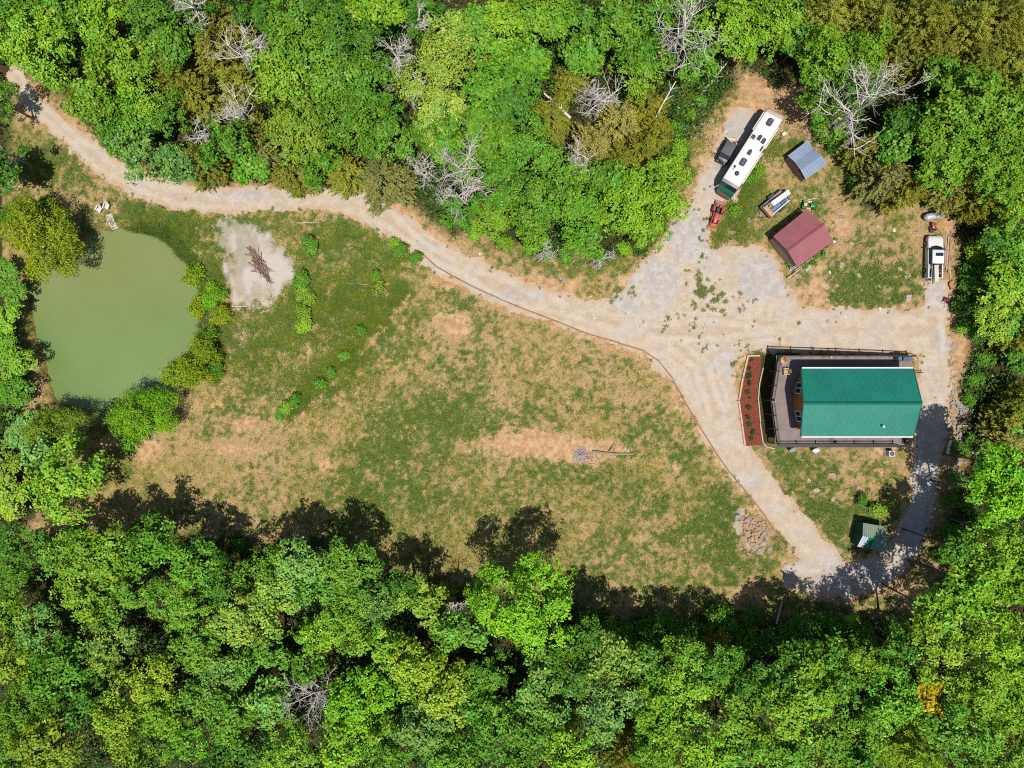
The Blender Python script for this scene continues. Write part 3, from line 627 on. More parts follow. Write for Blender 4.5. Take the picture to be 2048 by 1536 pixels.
for i, (u, v, r, kd, tn) in enumerate(TREES):
    R = r/PPM*(1.0 if kd == 'w' and r > 60 else 0.86 if kd in 'wc' or (u < 75 and 480 < v < 1060) else 1.0)
    cls = min(CLS[kd], key=lambda c_: abs(math.log(c_/max(R, .3)))); var = rt.randrange(3 if kd in 'oc' else 2)
    cme, tme, zc = proto(kd, cls, var)
    s_ = R/cls; zs = s_*rt.uniform(0.92, 1.1) if kd != 's' else s_; hz = hfac(u, v, kd); lift = 0.0
    if hz < 1: zs *= hz
    elif hz > 1: lift = max(0.0, hz+rt.uniform(-.7, .7)-zc*zs)
    p = at(u, v, zc*zs+lift); base = Vector((p.x, p.y, gz(p.x, p.y)-0.05))
    e = thing(NAME[kd], LABEL[i], 'shrub' if kd == 's' else 'tree', base, rt.uniform(0, 6.28), {'s': 'shrubs', 'w': 'willows round the pond'}.get(kd, 'trees of the ' + SECT[i]))
    e.scale = (s_, s_, zs)
    tk = link('trunk', tme, None, e); tk.scale = (.6 if lift > 1.5 else 1, .6 if lift > 1.5 else 1, 1+lift/(zc*zs))
    cr = link('crown', cme, None, e); cr.location.z = lift/zs
    col = tuple(a_*.72+b_*.28 for a_, b_ in zip(TINT[tn][1], TINT['m'][1])) if tn not in 'crav' else TINT[tn][1]; j1 = rt.uniform(0.8, 1.16)*(0.86 if v < 520 and tn not in 'cr' else 1.0); j2 = rt.uniform(0.93, 1.08)
    cr.color = (col[0]*j1*j2, col[1]*j1, col[2]*j1*rt.uniform(0.8, 1.2), 1)

# dead grey trees
DEADM = M('dead_wood', ph(220,210,202,1.6), 0.9, var=0.2, scale=5)
def dead_tree(label, u0, v0, u1, v1, h, spread, seed, name='dead_tree', branches=7, curl=0.5):
    """trunk from pixel (u0,v0) on the ground to tip (u1,v1) at height h"""
    r = random.Random(seed); b = at(u0, v0); b.z = gz(b.x, b.y); h = h*1.22 if h > 7.5 else h; spread *= 1.15; tip = at(u1, v1, h)
    e = thing(name, label, 'dead tree', b, 0, 'bare grey dead trees'); T = tip-b
    tr = MB(); k = 0.10+0.012*T.length
    mid = T*0.5+Vector((r.uniform(-.3, .3), r.uniform(-.3, .3), 0.3))
    pts = [Vector((0, 0, -0.2)), T*0.25+Vector((r.uniform(-.15, .15), r.uniform(-.15, .15), 0.1)), mid, T*0.78, T]
    tr.tube(pts, [k*1.25, k, k*0.75, k*0.5, k*0.2], 7); tr.build('trunk', DEADM, e, True)
    def at_t(t_):
        f = t_*4; i_ = min(3, int(f)); return pts[i_].lerp(pts[i_+1], f-i_)
    for j in range(branches):
        br = MB(); t_ = 0.32+0.66*(j+r.random())/branches; st = at_t(t_); rad = k*(1.05-0.8*t_)
        a = r.uniform(0, 6.28); L = spread*(0.55+0.6*r.random())*(1.15-0.45*t_)
        d = Vector((math.cos(a), math.sin(a), r.uniform(0.05, 0.7))).normalized()
        def limb(st, d, L, rad, lev):
            n = 5; P = [st]; D = d.copy()
            for q in range(n):
                D = (D+Vector((r.uniform(-1, 1), r.uniform(-1, 1), r.uniform(-.5, .6)))*curl*0.45).normalized(); P.append(P[-1]+D*L/n)
            br.tube(P, [max(rad*(1-0.78*q/n), 0.017) for q in range(n+1)], 5 if lev == 0 else 3)
            if lev < 2:
                for q in range(7 if lev == 0 else 4):
                    i_ = r.randrange(1, n); nd = (D*0.6+Vector((r.uniform(-1, 1), r.uniform(-1, 1), r.uniform(-.2, .6)))).normalized()
                    limb(P[i_], nd, L*r.uniform(0.35, 0.6), max(rad*0.5, 0.022), lev+1)
        limb(st, d, L, rad*0.6, 0); br.build('branch', DEADM, e, True)
    return e
for a in [('tall spreading bare grey tree standing between upper wood and blue-grey shed', 1655, 265, 1762, 190, 12.5, 5.2, 1, 12), ('bare grey tree overtopping the broadleaf crowns near top right of the upper wood', 1335, 105, 1378, 50, 12, 5.4, 2, 12),
          ('bare grey tree with two bunches of branches left of motorhome slope', 1190, 240, 1212, 175, 10, 3.8, 3, 10), ('long bare grey tree leaning beside the pale green oaks of upper wood', 830, 215, 790, 90, 11.5, 4.0, 4, 12),
          ('broad bare grey tree nearest the track bend, right of two', 950, 375, 915, 330, 9.5, 4.4, 5, 12), ('lower bare grey tree hanging over the track bend', 955, 440, 912, 385, 8.5, 3.8, 6, 11), ('small bare grey tree left of the two at track bend', 860, 360, 835, 335, 8, 2.6, 7, 8),
          ('bare grey tree above the reddish clearing of upper wood', 505, 150, 480, 85, 11, 3.6, 8, 10), ('bare grey tree leaning below the reddish clearing', 510, 265, 470, 205, 10.5, 3.6, 9, 10), ('little bare grey tree amid cedars above the track', 425, 285, 385, 262, 8, 2.6, 10, 7),
          ('bare grey tree at the top edge near upper left', 405, 45, 385, 5, 11, 3.0, 11, 8), ('bare grey tree amid cedars below the double-bunched one', 1175, 350, 1150, 300, 9.5, 3.2, 12, 9), ('dark bare tree inside the gap of lower wood', 672, 1375, 612, 1388, 8.5, 4.0, 13, 13),
          ('small bare grey tree in lower wood by the field edge', 905, 1230, 915, 1205, 8, 1.8, 14, 6), ('bare branches against the far left edge above the grass corner', 30, 330, 5, 322, 7, 2.4, 15, 6), ('small bare grey snag at foot of upper wood above track', 1095, 508, 1085, 500, 4, 2.0, 16, 6), ('pale bare snag hanging at the wood edge above brown verge', 1205, 505, 1200, 520, 3.0, 2.2, 17, 7), ('thin bare grey tree above the dark oak of upper wood', 850, 60, 835, 40, 11.5, 2.6, 18, 8)]:
    dead_tree(a[0], a[1], a[2], a[3], a[4], a[5], a[6], a[7], branches=a[8])
def log(label, u0, v0, u1, v1, h0, h1, rad, seed, mat=DEADM, nb=4, name='fallen_log', cat='log'):
    r = random.Random(seed); a = at(u0, v0, h0); b = at(u1, v1, h1); e = thing(name, label, cat, Vector((a.x, a.y, gz(a.x, a.y))), 0, 'fallen logs and poles')
    o = Vector(e.location); a = a-o; b = b-o; mb = MB(); w = (b-a).length*0.03
    mb.tube([a, a.lerp(b, .33)+Vector((r.uniform(-w, w), r.uniform(-w, w), 0)), a.lerp(b, .66)+Vector((r.uniform(-w, w), r.uniform(-w, w), 0)), b], [rad, rad*.9, rad*.75, rad*.5], 7); mb.build('log_stem', mat, e, True)
    for j in range(nb):
        br = MB(); st = a.lerp(b, r.uniform(.35, .95)); d = ((b-a).normalized()*0.8+Vector((r.uniform(-1, 1), r.uniform(-1, 1), r.uniform(0, .5)))).normalized(); L = r.uniform(.8, 1.8)
        br.tube([st, st+d*L*.5+Vector((0, 0, .1)), st+d*L], [rad*.5, rad*.35, rad*.1], 5); br.build('branch', mat, e, True)
log('pale forked fallen trunk lying over the cedars of upper wood', 1141, 236, 1088, 186, 4.5, 5.5, 0.2, 1, nb=6); log('long thin dead pole leaning from the wood towards the motorhome', 1382, 212, 1448, 132, 0.4, 2.0, 0.12, 2, nb=9)
log('thin grey leaning dead trunk left of the motorhome slope', 1312, 235, 1352, 162, 4.0, 6.0, 0.13, 3, nb=4); log('long weathered log lying in the open field beside the rubble', 1184, 903, 1268, 908, 0.16, 0.14, 0.22, 4, M('weathered_log', ph(176,160,140), .9, var=.3, scale=4), nb=2)
log('grey log in the shade under lower trees right of field', 1553, 1248, 1564, 1202, .2, .2, .16, 5, nb=0); log('short grey log in the shade of the right-hand bend', 1880, 1222, 1905, 1238, .2, .2, .16, 6, nb=0); log('thin grey log in shade at far right below bend', 1918, 1240, 1936, 1250, .2, .2, .14, 7, nb=0)
log('pale stick lying in the shade right of the house lane', 1925, 851, 1950, 854, .2, .2, .09, 8, nb=0); log('small pale log right of the house lane near the top', 2006, 814, 2022, 816, .2, .2, .1, 9, nb=0)
log('thin brown branch lying across the grass left of the field edge', 848, 608, 862, 578, .08, .08, .08, 10, M('brown_branch', ph(150,120,100), .9), nb=1); log('straight pale stick lying in the verge below the track', 595, 446, 640, 444, .08, .08, .05, 11, nb=0)
log('dark trunk leaning out from the wood above the blue-grey shed', 1652, 258, 1690, 222, 1.0, 5.0, 0.17, 12, M('dark_bark', ph(110,100,96), .9), nb=0)

# low plants that nobody could count
def tufts(name, mat, P, nblade, L, W, spread, up, seed):
    r = np.random.default_rng(seed); N = len(P); a = r.random((N, nblade))*2*np.pi; Ln = L*(0.5+r.random((N, nblade)))
    base = P[:, None]+np.stack([np.cos(a), np.sin(a), 0*a], -1)*spread*r.random((N, nblade, 1)); d = np.stack([np.cos(a), np.sin(a), up*(0.5+r.random((N, nblade)))], -1)
    tip = base+d*Ln[..., None]; sd = np.stack([-np.sin(a), np.cos(a), 0*a], -1)*W/2
    V = np.stack([base-sd, base+sd, tip], 2).reshape(-1, 3); F = np.arange(len(V)).reshape(-1, 3)
    o = link(name, fast_mesh(name, V, F), mat); return tag(o, kind='stuff')
def scatter(n, w, seed, zoff=0.0):
    """n points on fine-grid vertices with probability w"""
    r = np.random.default_rng(seed); w = np.where(inner & (np.abs(gx) < 72) & (np.abs(gy) < 54) & (pond_d > -0.3), w, 0); w = w/w.sum()
    i = r.choice(len(gx), n, p=w); j = (r.random((n, 2))-0.5)*0.22
    return np.stack([gx[i]+j[:, 0], gy[i]+j[:, 1], gzv[i]+zoff], -1), i
offroad = (road_r > 0.15) & (sand < 0.3) & (litter_deck_shade < 0.4) & (pond_d > 0.3)
house_ex = ~((gx > 28) & (gx < 52.5) & (gy < 5.0) & (gy > -9.2))
P, i = scatter(42000, np.where(offroad & house_ex, cov**2*(0.2+lush), 0), 11)
tag(tufts('lawn_grass', leaf_mat('grass_blades', 0.2, 0.0, 0.3, False, ph(96,120,46,1.35)), P, 5, 0.22, 0.05, 0.12, 0.55, 12), 'short green grass growing over the field and lawns', 'grass')
P, i = scatter(22000, np.where(offroad & house_ex, (1-np.abs(cov-0.5)*1.6).clip(0, 1)*(1.2-lush), 0), 13)
tag(tufts('dry_grass', leaf_mat('dry_blades', 0.2, 0.0, 0.12, False, ph(212,184,138,1.4)), P, 5, 0.26, 0.04, 0.12, 0.35, 14), 'dry straw coloured grass scattered through the field', 'dry grass')
wz = sum(blob(gx, gy, u, v, a, b)*k for u, v, a, b, k in [(1478,408,20,52,1.6),(1500,355,24,24,1),(1440,470,14,24,1),(320,425,90,22,1.1),(355,462,34,26,1.4),(378,505,16,30,1.6),(640,770,50,22,1.2),(700,700,30,40,.9),(690,590,80,45,1.4),(610,590,30,60,1.2),(580,640,80,50,.7),(700,470,80,30,.7),(810,510,30,16,1.4),(430,560,14,40,1.2),(430,700,14,60,1.),(60,430,60,18,1),(1350,280,30,90,1.1),(1380,190,40,40,1),(1320,470,20,40,1),(250,838,30,10,1),(50,680,8,120,.5),(1540,300,40,20,.5),(500,700,60,40,.5)])
wz = wz + 2.4*sstep(1.2, 0.0, line_sd(gx, gy, Pd+np.array([-1.2, 0.8]), Wd*0+1.0)+wob2)*sstep(.4, .6, fbm(gx, gy, 3, 3, 2))
P, i = scatter(15000, np.where((road_r > 0.3) & house_ex & (sand < .4) & (pond_d > -0.2), wz*sstep(.35, .6, mot), 0), 15)
tag(tufts('tall_weeds', leaf_mat('weed_leaves', 0.32, 0.02, 0.4, False, ph(116,132,48,1.2)), P, 8, 0.40, 0.07, 0.24, 0.6, 16), 'tall green weeds along the pond, ditch and gravel pad', 'weeds')
reeds = sstep(0.9, 0.1, np.abs(pond_d-0.2))*(blob(gx, gy, 350, 490, 60, 40)+blob(gx, gy, 300, 462, 40, 12)+.6*blob(gx, gy, 405, 580, 20, 60))
P, i = scatter(1100, np.where(pond_d > -0.8, reeds, 0), 17); P[:, 2] = np.maximum(P[:, 2], WATER_Z)
tag(tufts('pond_reeds', leaf_mat('reed_leaves', 0.3, 0.03, 0.2, False, ph(104,128,56,1.3)), P, 8, 0.6, 0.07, 0.15, 1.0, 18), 'green reeds at the upper right edge of the pond', 'reeds')
P, i = scatter(2600, np.where((road_r < -0.2) & (weedy > .3), 1.0, 0), 19)
tag(tufts('track_weeds', leaf_mat('track_weed_leaves', 0.3, 0.0, 0.3, False, ph(104,114,60,1.1)), P, 6, 0.16, 0.06, 0.10, 0.4, 20), 'small weeds sprouting through the gravel track', 'weeds')
r = np.random.default_rng(21)
P, i = scatter(26000, np.where((litter_deck_shade > 0.6) & (road_r > 0.6) & house_ex, 0.3+sstep(.4, .7, fbm(gx, gy, 4, 3, 6)), 0), 22)
c_ = np.repeat(P, 7, 0)+r.normal(size=(len(P)*7, 3))*np.array([.32, .32, .16])+np.array([0, 0, .45]); c_[:, 2] += np.repeat(r.random(len(P))**1.5*2.6*sstep(0.0, -4.0, wood[i]), 7)
V, F = leaf_quads(c_, np.tile([0, 0, 1.], (len(c_), 1))+r.normal(size=(len(c_), 3))*.5, .34, .23, r)
tag(link('undergrowth', fast_mesh('undergrowth', V, F), leaf_mat('undergrowth_leaves', 0.3, 0.02, 0.35, False, ph(74,108,38,1.5))), 'low leafy undergrowth on the floor of the woods', 'undergrowth', kind='stuff')
# the wood goes on beyond the trees that can be told apart
n_ = 5200; x_ = r.uniform(-115, 115, n_); y_ = r.uniform(-95, 95, n_); k_ = ((np.abs(x_) > 73) | (np.abs(y_) > 55.5)); x_ = x_[k_]; y_ = y_[k_]
zt = ground_z(x_, y_)+3.5+8.5*fbm(x_, y_, 7, 2, 3)
c_ = np.repeat(np.stack([x_, y_, zt], -1), 22, 0); c_ = c_+r.normal(size=c_.shape)*np.array([1.1, 1.1, .6])
V, F = leaf_quads(c_, np.tile([0, 0, 1.], (len(c_), 1))+r.normal(size=(len(c_), 3))*.45, .75, .5, r)
tag(link('distant_wood', fast_mesh('distant_wood', V, F), leaf_mat('distant_leaves', 0.3, 0.02, 0.4, False, ph(98,140,42,1.0))), 'continuous green wood beyond the nearer trees', 'wood', kind='stuff')
# ------------------------------------------------------------------ house, deck, mulch bed
def W(mb, name, mat, parent, smooth=False, kind=None, root=None):
    """build a mesh given in world coordinates under an unrotated parent"""
    o = Vector((root or parent).location); mb.v = [(p[0]-o.x, p[1]-o.y, p[2]-o.z) for p in mb.v]
    return mb.build(name, mat, parent, smooth, kind=kind)
DZ, EZ, RZ_ = 0.8, 3.9, 6.1          # deck, eaves, ridge
eA, eB = at_z(1604,737,EZ), at_z(1826,737,EZ); eC, eD = at_z(1826,872,EZ), at_z(1603,873,EZ); rA, rB = at_z(1608,806,RZ_), at_z(1843,806,RZ_)
yN, yS = (eA.y+eB.y)/2, (eC.y+eD.y)/2; yR = rA.y
house = thing('house', 'brown timber house with long teal green metal gable roof and wraparound deck', 'house', (44, yR, gz(44, yR)), 0)
TEAL = M('teal_metal', ph(20,142,120), 0.46, 0.0, 0.14, 0.35, 0.8); TEALD = M('teal_ridge', ph(8,112,96), 0.4, 0, .1, 1, .5)
WOODW = M('brown_siding', ph(190,122,56), 0.7, 0, 0.2, 3, 0.3); TRIM = M('white_trim', ph(238,236,230), 0.5, 0, 0.05, 3); GLASS = M('window_glass', (0.012, 0.02, 0.04), 0.08, 0, .1, 1, .6); FOUND = M('foundation_block', ph(150,140,130), .9, var=.2)
xw0 = at_z(1595,740,DZ).x; xw1 = eB.x-0.9; yn_ = yN-0.75; ys_ = yS+0.75; xp = at_z(1583.5,802,DZ).x
def roof_z(y): return EZ-0.12+(RZ_-EZ)*(1-abs(y-yR)/(yN-yR))
mb = MB(); base = gz(44, yR)-4.0
plan = [(xp, yR), (xw0, ys_), (xw1, ys_), (xw1, yR), (xw1, yn_), (xw0, yn_)]
n = len(plan); vs = [(x, y, base) for x, y in plan]+[(x, y, roof_z(y)-0.12) for x, y in plan]
mb.add(vs, [(i, (i+1) % n, n+(i+1) % n, n+i) for i in range(n)]); W(mb, 'wall', WOODW, house)
for (sy, name_) in ((1, 'upper'), (-1, 'lower')):
    eL, eR = (eA, eB) if sy > 0 else (eD, eC); ye = yN if sy > 0 else yS; np_ = 16
    for k in range(np_):
        mb = MB(); f0, f1 = k/np_, (k+1)/np_; ribs = 3; g_ = 0.004
        for q in range(ribs):
            a0 = f0+(f1-f0)*q/ribs; a1 = f0+(f1-f0)*(q+1)/ribs; w = (a1-a0)
            for (s0, s1, dz) in ((a0, a0+w*0.2, 0.03), (a0+w*0.16, a1, 0.0)):
                top = [Vector((eL.x+(eR.x-eL.x)*s0, ye, EZ+dz)), Vector((eL.x+(eR.x-eL.x)*s1, ye, EZ+dz)), Vector((rA.x+(rB.x-rA.x)*s1, yR+sy*0.02, RZ_+dz)), Vector((rA.x+(rB.x-rA.x)*s0, yR+sy*0.02, RZ_+dz))]
                mb.slab(top, 0.06)
        W(mb, 'roof_panel', TEAL, house)
mb = MB(); mb.add([(rA.x-.04, yR-.22, RZ_-.05), (rB.x+.04, yR-.22, RZ_-.05), (rB.x+.04, yR, RZ_+.075), (rA.x-.04, yR, RZ_+.075), (rA.x-.04, yR+.22, RZ_-.05), (rB.x+.04, yR+.22, RZ_-.05)], [(0, 1, 2, 3), (3, 2, 5, 4)]); W(mb, 'ridge_cap', TEALD, house)
for ye, s_, a, b in ((yN, 1, eA.x, eB.x), (yS, -1, eD.x, eC.x)):
    mb = MB(); mb.box(((a+b)/2, ye+s_*0.09, EZ-.03), (b-a, 0.18, 0.14)); W(mb, 'gutter', TRIM, house)
for p0, p1 in ((eA, rA), (eD, rA), (eB, rB), (eC, rB)):
    mb = MB(); s_ = -1 if p0.x < 44 else 1; mb.loft([[(p.x+s_*a, p.y, p.z+b) for a, b in ((0, .04), (.12, .04), (.12, -.2), (0, -.2))] for p in (p0, p1)]); W(mb, 'rake_trim', TEALD, house)
vp = at_z(1765,853,4.9); mb = MB(); mb.cyl((vp.x, vp.y, 4.0), (vp.x, vp.y, 5.25), .1, n=10); mb.cyl((vp.x, vp.y, 5.25), (vp.x, vp.y, 5.33), .16, .05, 10); W(mb, 'roof_vent', TRIM, house)
def wall_window(parent, a, b, z0, z1, out, mull=2):
    """window on the wall line a-b (world xy), facing out"""
    a = Vector((*a, 0)); b = Vector((*b, 0)); d = (b-a).normalized(); o = Vector((*out, 0)).normalized(); L = (b-a).length
    f = MB(); w = .14
    def bar(s0, s1, q0, q1, t=.09):
        P = [a+d*s0-o*.05, a+d*s1-o*.05, a+d*s1+o*t, a+d*s0+o*t]; f.prism([(p.x, p.y) for p in P], q0, q1)
    bar(0, L, z0, z0+w); bar(0, L, z1-w, z1); bar(0, w, z0+w, z1-w); bar(L-w, L, z0+w, z1-w)
    for k in range(1, mull): bar(L*k/mull-w/2, L*k/mull+w/2, z0+w, z1-w, .085)
    fr = W(f, 'window', TRIM, parent)
    g = MB(); P = [a+d*w-o*.04, a+d*(L-w)-o*.04, a+d*(L-w)+o*.04, a+d*w+o*.04]; g.prism([(p.x, p.y) for p in P], z0+w, z1-w); W(g, 'pane', GLASS, fr, root=parent)
for sy in (1, -1):
    c0 = Vector((xp, yR, 0)); c1 = Vector((xw0, yn_ if sy > 0 else ys_, 0)); d = c1-c0; out = (-abs(d.y), sy*abs(d.x)) if True else 0
    wall_window(house, (c0+d*.30).xy, (c0+d*.72).xy, 1.25, 3.15, out)
for x0 in (40.5, 44.5, 48):
    wall_window(house, (x0, ys_), (x0+1.3, ys_), 1.8, 3.1, (0, -1)); wall_window(house, (x0, yn_), (x0+1.3, yn_), 1.8, 3.1, (0, 1))
mb = MB(); mb.box((xw1+.04, yR+1.0, .9), (.1, 1.0, 2.1)); dr = W(mb, 'door', TRIM, house); mb = MB(); mb.box((xw1+.12, yR+.65, .9), (.06, .06, .12)); W(mb, 'handle', FOUND, dr, root=house)

# deck
DECK = M('deck_boards', ph(158,140,136), 0.75, 0, 0.16, 1.2, 0.3); RAIL = M('black_metal', (0.016, 0.015, 0.016), 0.45, 0, .2, 3); POSTW = M('dark_timber', ph(70,56,50), .8, var=.25)
dTL, dTR, dM, dBL, dBR = at_z(1555,711,DZ), at_z(1823,711,DZ), at_z(1541.5,801,DZ), at_z(1552.5,889,DZ), at_z(1801,889,DZ)
yT, yB = dTL.y, dBL.y
deck = thing('deck', 'weathered grey-brown plank deck wrapping round the teal roofed house', 'deck', (37, yR, gz(37, yR)), 0)
def prow(y): return dM.x+(dTL.x-dM.x)*(y-dM.y)/(yT-dM.y) if y > dM.y else dM.x+(dBL.x-dM.x)*(y-dM.y)/(yB-dM.y)
mb = MB(); bw = .145; y = yB; yi0, yi1 = ys_-0.02, yn_+0.02
rr = random.Random(5)
y = yB+1.95
while y < yT-2.1:
    xa = max(prow(y), prow(y+bw))+.02; mb.box(((xa+xw0+1)/2, y+bw/2, DZ-.02+rr.uniform(-.004, .004)), (xw0+1-xa, bw*.90, .04)); y += bw
for ya, yb, xe in ((yT-2.08, yT, dTR.x), (yB, yB+1.92, dBR.x)):
    x = prow((ya+yb)/2)
    while x < xe:
        y0_, y1_ = ya, yb
        mb.box((x+bw/2, (y0_+y1_)/2, DZ-.02+rr.uniform(-.004, .004)), (bw*.90, y1_-y0_, .04)); x += bw
W(mb, 'deck_boards', DECK, deck, kind='stuff')
mb = MB(); mb.prism([(dTL.x, yT-.01), (dM.x, dM.y), (dBL.x, yB+.01), (dBR.x, yB+.01), (dBR.x, ys_), (xw1, ys_+.5), (xw1, yn_-.5), (dTR.x, yn_), (dTR.x, yT-.01)], DZ-.26, DZ-.045); W(mb, 'deck_frame', POSTW, deck)
def rail_run(pts, npost, last=True):
    tot = 0
    for k in range(len(pts)-1):
        a, b = Vector(pts[k]), Vector(pts[k+1]); d = b-a; m = npost[k]
        for q in range(m + (1 if last and k == len(pts)-2 else 0)):
            p = a+d*q/m; g0 = gz(p.x, p.y); mb = MB(); mb.box((p.x, p.y, (DZ+1.06+g0-.3)/2), (.13, .13, DZ+1.06-g0+.3)); mb.box((p.x, p.y, DZ+1.09), (.19, .19, .06)); W(mb, 'post', RAIL, deck)
        ang = math.atan2(d.y, d.x); c = (a+b)/2
        mb = MB(); mb.box((c.x, c.y, DZ+1.0), (d.length, .11, .06), ang); W(mb, 'top_rail', RAIL, deck)
        mb = MB(); mb.box((c.x, c.y, DZ+.12), (d.length, .06, .05), ang); nb_ = int(d.length/.13)
        for q in range(nb_): p = a+d*(q+.5)/nb_; mb.box((p.x, p.y, DZ+.55), (.022, .022, .84))
        W(mb, 'balusters', RAIL, deck, kind='stuff')
i_ = .10
rail_run([(dTR.x-.1, yT-i_, 0), (dTL.x+i_, yT-i_, 0), (dM.x+i_, dM.y, 0), (dBL.x+i_, yB+i_, 0), (dBR.x-1.0, yB+i_, 0)], [6, 3, 3, 6])
mb = MB(); mb.box(((dBL.x+dBR.x)/2+.1, yB-.20, DZ-.12), (dBR.x-dBL.x-.1, .36, .12)); W(mb, 'dark_edge_strip', RAIL, deck)  # dark strip along the lower edge of the deck
for k in range(4):
    mb = MB(); mb.box((dBR.x+.16+.27*k, yB+.95, DZ-.12-.17*k), (.25, 1.7, .05)); W(mb, 'stair_tread', POSTW, deck)
for q, (u0, u1, v_) in enumerate(((1822,1832,711),(1824,1846,745))):
    a = at_z(u0, v_, 1.2); b = at_z(u1, v_, .6); mb = MB(); mb.tube([a, b], .05, 6); mb.box((b.x, b.y, .2), (.09, .09, .9)); W(mb, 'handrail', RAIL, deck)
# mulch bed at the foot of the deck
MUL = [(1495,712),(1519,712),(1512,760),(1506,800),(1513,850),(1524,886),(1527,889),(1490,892),(1484,850),(1477,801),(1485,755)]
MULm = [(1495,712),(1522,712),(1516,760),(1512,800),(1518,850),(1527,886),(1527,889),(1490,892),(1484,850),(1477,801),(1485,755)]
t = NT('red_mulch'); n1 = t.noise(9, 4, .7); n2 = t.noise(30, 2, .6); t.pbr(t.mix(t.ramp(n1, .35, .65), ph(112,54,42), ph(172,94,74)), .95, 0, t.bump(n2, .8, .05), .1)
mulch_pts = [tuple(at(u, v).xy) for u, v in MULm]
fill('mulch_bed', mulch_pts, 0, t.m, .8, lambda x, y: gz(x, y)+.10)
EDG = M('pale_timber', ph(222,200,178), .85, var=.2); EDGB = M('brown_timber', ph(170,128,98), .9, var=.35)
def edging(name, label, pts, mat, w, h, seglen, group=None, part='timber'):
    P = [at(u, v) for u, v in pts]; o = Vector((P[0].x, P[0].y, gz(P[0].x, P[0].y)))
    e = thing(name, label, 'edging', o, 0, group); rr = random.Random(len(pts))
    for a, b in zip(P[:-1], P[1:]):
        m = max(1, round((b-a).length/seglen))
        for k in range(m):
            p = a.lerp(b, k/m); q = a.lerp(b, (k+1)/m); p.z = gz(p.x, p.y); q.z = gz(q.x, q.y); c = (p+q)/2; d = q-p; j = rr.uniform(-.04, .04)
            s = MB(); nn = Vector((-d.y, d.x, 0)).normalized()
            s.loft([[(x.x+nn.x*(aa+j), x.y+nn.y*(aa+j), x.z+bb) for aa, bb in ((-w/2, -.1), (-w/2, h*.85), (-w/2*.7, h), (w/2*.7, h), (w/2, h*.85), (w/2, -.1))] for x in (p+d*.012, q-d*.012)])
            W(s, part, mat, e)
edging('bed_edging', 'pale timber border round the red mulch bed left of deck', [(1519,711),(1495,711),(1485,755),(1477,801),(1484,850),(1490,892)], EDG, .24, .28, 3.0)
edging('patio_edging', 'low pale kerb round the shaded ground below the deck', [(1526,735),(1519,765),(1516,800),(1520,845),(1526,886),(1532,893),(1549,897)], EDG, .16, .22, 2.4)
edging('timber_edging', 'brown timber edging curving along the field side of the track', [(838,502),(872,533),(905,552),(950,576),(1000,598),(1060,623),(1120,646),(1180,669),(1240,687),(1285,700),(1315,720),(1345,757),(1368,800),(1400,855),(1430,903),(1462,948),(1500,993),(1530,1032),(1556,1072),(1572,1102)], EDGB, .17, .08, 2.6)
px_ = [(1505,722,.6),(1499,737,.55),(1503,745,.5),(1498,753,.8),(1497,766,.8),(1496,784,.7),(1500,797,.45),(1497,815,.75),(1498,834,.75),(1499,850,.7),(1504,864,.85),(1503,877,.6)]
for j, (u, v, R) in enumerate(px_):
    cme, tme, zc = proto('s', 0.55, j % 2); p = at(u, v, .3); e = thing('shrub', 'small dark shrub in the red mulch bed, %s from the top' % ORD[j], 'shrub', Vector((p.x, p.y, gz(p.x, p.y)+.05)), j, 'shrubs in the mulch bed'); e.scale = (R*.8/.55*.5,)*3
    link('trunk', tme, None, e); c_ = link('crown', cme, None, e); k = .6+.5*random.Random(j).random(); c_.color = (.06*k, .11*k, .03*k, 1)

# ------------------------------------------------------------------ stones
STONE = [M('pale_stone', ph(200,180,164), .9, var=.18, scale=3, bump=.4), M('tan_stone', ph(192,158,132), .9, var=.2, scale=3, bump=.4), M('grey_stone', ph(170,162,162), .9, var=.22, scale=3, bump=.4), M('white_stone', ph(236,226,214), .9, var=.1, scale=3, bump=.3)]
ROCKS = []
for k in range(8):
    r_ = random.Random(k+40); n_ = r_.choice([5, 6, 7, 7]); an = sorted(r_.uniform(0, 6.28)*.45+i*6.283/n_*.55+r_.uniform(-.3, .3) if False else i*6.283/n_+r_.uniform(-.38, .38) for i in range(n_))
    ra = [r_.uniform(.68, 1.08) for _ in an]; el = r_.uniform(.62, .95); tx, ty = r_.uniform(-.07, .07), r_.uniform(-.07, .07); rings = []
    for sc, zz in ((1.0, -.35), (1.02, .04), (.93, .17), (.62, .20)):
        rings.append([(math.cos(a)*q*sc*r_.uniform(.96, 1.03), math.sin(a)*q*sc*el*r_.uniform(.96, 1.03), zz+(tx*math.cos(a)+ty*math.sin(a))*sc+r_.uniform(-.02, .02)) for a, q in zip(an, ra)])
    mb = MB(); mb.loft(rings); me = mb.mesh('stone'); bm = bmesh.new(); bm.from_mesh(me); bmesh.ops.triangulate(bm, faces=bm.faces); bm.to_mesh(me); bm.free(); ROCKS.append(me)
def stone(label, u, v, size, mi, seed, group, h=0.0, flat=1.0):
    r_ = random.Random(seed); p = at(u, v, h); me = ROCKS[seed % 8]; key = (seed % 8, mi)
    if key not in _ST: m2 = me.copy(); m2.materials.append(STONE[mi]); _ST[key] = m2
    o = link('stone', _ST[key]); o.location = (p.x, p.y, gz(p.x, p.y)+h-size*.05*flat); o.rotation_euler = (r_.uniform(-.2, .2), r_.uniform(-.2, .2), r_.uniform(0, 6.28)); s_ = size/PPM/1.75*15
    o.scale = (s_, s_, s_*flat); return tag(o, label, 'stone', group)
_ST = {}
